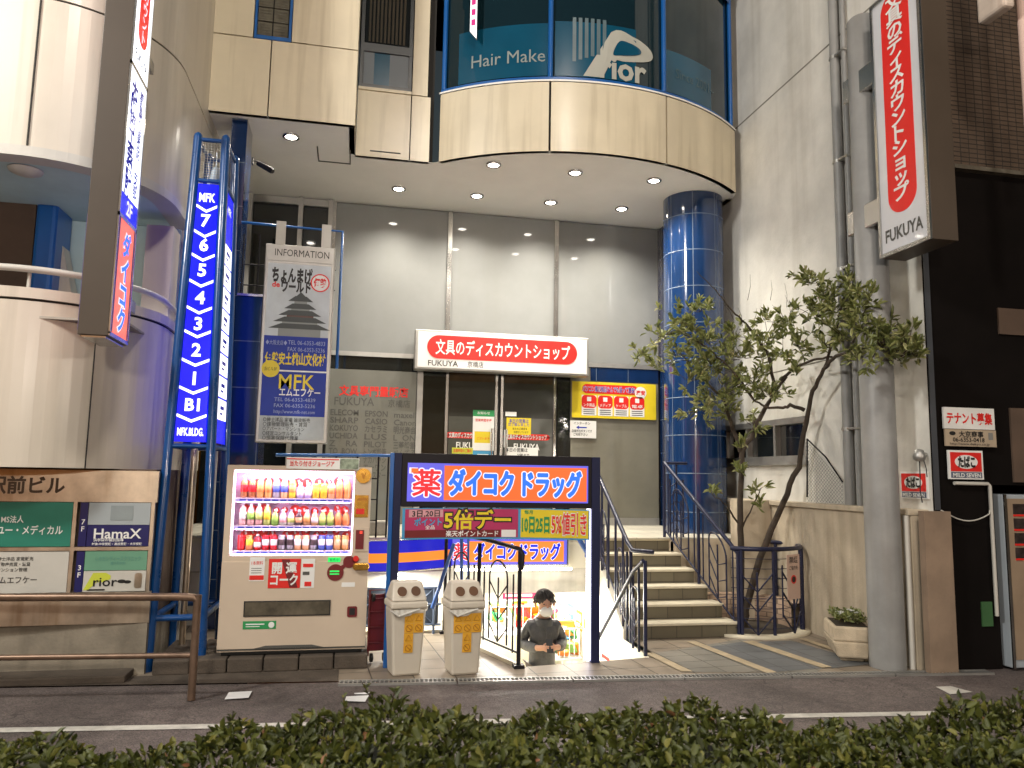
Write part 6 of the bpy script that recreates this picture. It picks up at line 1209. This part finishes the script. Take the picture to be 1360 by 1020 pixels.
for sd, hi in ((-1, 11), (1, 15)):                   # five fingers on each hand, curled round the phone
    hx = .06*sd
    for k in range(4):
        i0 = len(bn_); z = .965-.017*k; bn_ += [(T(hx-.015*sd, -.335, z), .0085), (T(hx-.04*sd, -.35, z-.002), .008), (T(hx-.052*sd, -.335, z-.003), .007)]; be += [(hi, i0), (i0, i0+1), (i0+1, i0+2)]
    i0 = len(bn_); bn_ += [(T(hx-.01*sd, -.30, .975), .010), (T(hx-.03*sd, -.312, .99), .008)]; be += [(hi, i0), (i0, i0+1)]
man = skin('person', bn_, be, M['skin']); tag(man, 'man in black jacket and white face mask climbing the stairs, looking at phone', 'person')
jn = [(T(0, .02, .44), (.175, .14)), (T(0, .0, .92), (.155, .13)), (T(0, -.02, 1.08), (.155, .125)), (T(0, -.03, 1.17), (.11, .095)), (T(0, -.06, 1.235), (.08, .075)), (T(-.16, -.01, 1.12), .075), (T(-.235, .02, .93), .07), (T(-.17, -.16, .92), .058), (T(-.11, -.25, .93), .044), (T(.16, -.01, 1.12), .075), (T(.235, .02, .93), .07), (T(.17, -.16, .92), .058), (T(.11, -.25, .93), .044)]
skin('jacket', jn, [(0, 1), (1, 2), (2, 3), (3, 4), (2, 5), (5, 6), (6, 7), (7, 8), (2, 9), (9, 10), (10, 11), (11, 12)], M['jacket'], man)
b = MB(); b.lathe(T(0, -.06, 1.16), [(.10, -.03), (.098, .03), (.088, .055), (.08, .03)], 20, 0, 0, 360, 1, .95).tube([T(0, -.155, 1.12), T(0, -.165, 1.0), T(0, -.155, .8)], .007, 6); b.build('collar', M['jacket'], man)
tn = [(T(0, -.01, .80), (.14, .135)), (T(-.09, -.02, .62), .11), (T(-.1, -.12, .42), .07), (T(-.1, .04, .1), .058), (T(.09, -.02, .62), .11), (T(.1, -.2, .48), .07), (T(.1, -.15, .3), .058)]
skin('trousers', tn, [(0, 1), (1, 2), (2, 3), (0, 4), (4, 5), (5, 6)], M['trousers'], man)
def ell(c_, r3, m, name, zmin=-1, n=20, tilt=0, front=None):
    b = MB(); C_ = Vector(T(*c_))
    def fn(u, v):
        a = 2*math.pi*u; ph = math.pi*(zmin+(1-zmin)*v)/2 if zmin < 0 else math.pi/2*(zmin+(1-zmin)*v); ph = math.asin(max(-1, min(1, zmin+(1-zmin)*v)))
        y = r3[1]*math.cos(ph)*math.sin(a); z = r3[2]*math.sin(ph); x = r3[0]*math.cos(ph)*math.cos(a)
        k = 1+.05*math.sin(a*9)*math.cos(ph)*(1 if name == 'hair' else 0); return C_+Vector((x*k, y*k*math.cos(tilt)-z*math.sin(tilt), y*math.sin(tilt)+z*math.cos(tilt)))
    b.grid(fn, n, 12); return b.build(name, m, man)
ell((0, -.075, 1.415), (.112, .118, .112), M['hair'], 'hair', -.02, 28, .5)
b = MB()
for i in range(260):
    a = random.uniform(0, 2*math.pi); ph = random.uniform(-.1, 1.3); c_ = Vector(T(0, -.085, 1.405)); r3 = (.112, .122, .12)
    if math.sin(a) < -.35 and ph < .62: continue
    p = Vector((r3[0]*math.cos(ph)*math.cos(a), r3[1]*math.cos(ph)*math.sin(a), r3[2]*math.sin(ph))); d_ = Vector((p.x*.12+random.gauss(0, .012), -.012+p.y*.1, -.035-.02*random.random()))
    b.tube([c_+p*.95, c_+p*1.0+d_*.5, c_+p*.97+d_*(1 if ph > .25 else .5)], [.010, .009, .003], 5)
b.build('fringe', M['hair'], man)
ell((0, -.185, 1.295), (.075, .045, .06), M['white'], 'face_mask', -1, 20, .3)
b = MB()
for sd in (-1, 1):
    c_ = T(.036*sd, -.212, 1.38); b.lathe(c_, [(.001, .006), (.008, .004), (.011, 0), (.008, -.004), (.001, -.006)], 10)
b.build('eyes', M['black'], man)
b = MB()
for sd in (-1, 1): b.lathe(T(.104*sd, -.10, 1.36), [(.001, .032), (.013, .02), (.015, 0), (.01, -.02), (.001, -.03)], 10)
b.build('ears', M['skin'], man)
b = MB(); b.tube([T(0, -.213, 1.38), T(0, -.228, 1.345)], [.008, .014], 8); b.build('nose', M['skin'], man)
b = MB()
for sd, y, z in ((-1, -.03, .0), (1, -.22, .2)): b.hexa([T(.1*sd-.045, y-.16, z), T(.1*sd+.045, y-.16, z), T(.1*sd+.045, y+.12, z), T(.1*sd-.045, y+.12, z)], [T(.1*sd-.035, y-.14, z+.06), T(.1*sd+.035, y-.14, z+.06), T(.1*sd+.04, y+.11, z+.1), T(.1*sd-.04, y+.11, z+.1)])
b.build('shoes', M['black'], man, bevel=.02)
fph = Fr(T(0, -.335, .965), 0, (0, .5, 1)); o = MB().rrect(fph, -.036, .036, -.075, .075, .01, -.004, .004).build('phone', M['black'], bevel=.002, label='black phone held in both hands of the masked man', cat='phone')
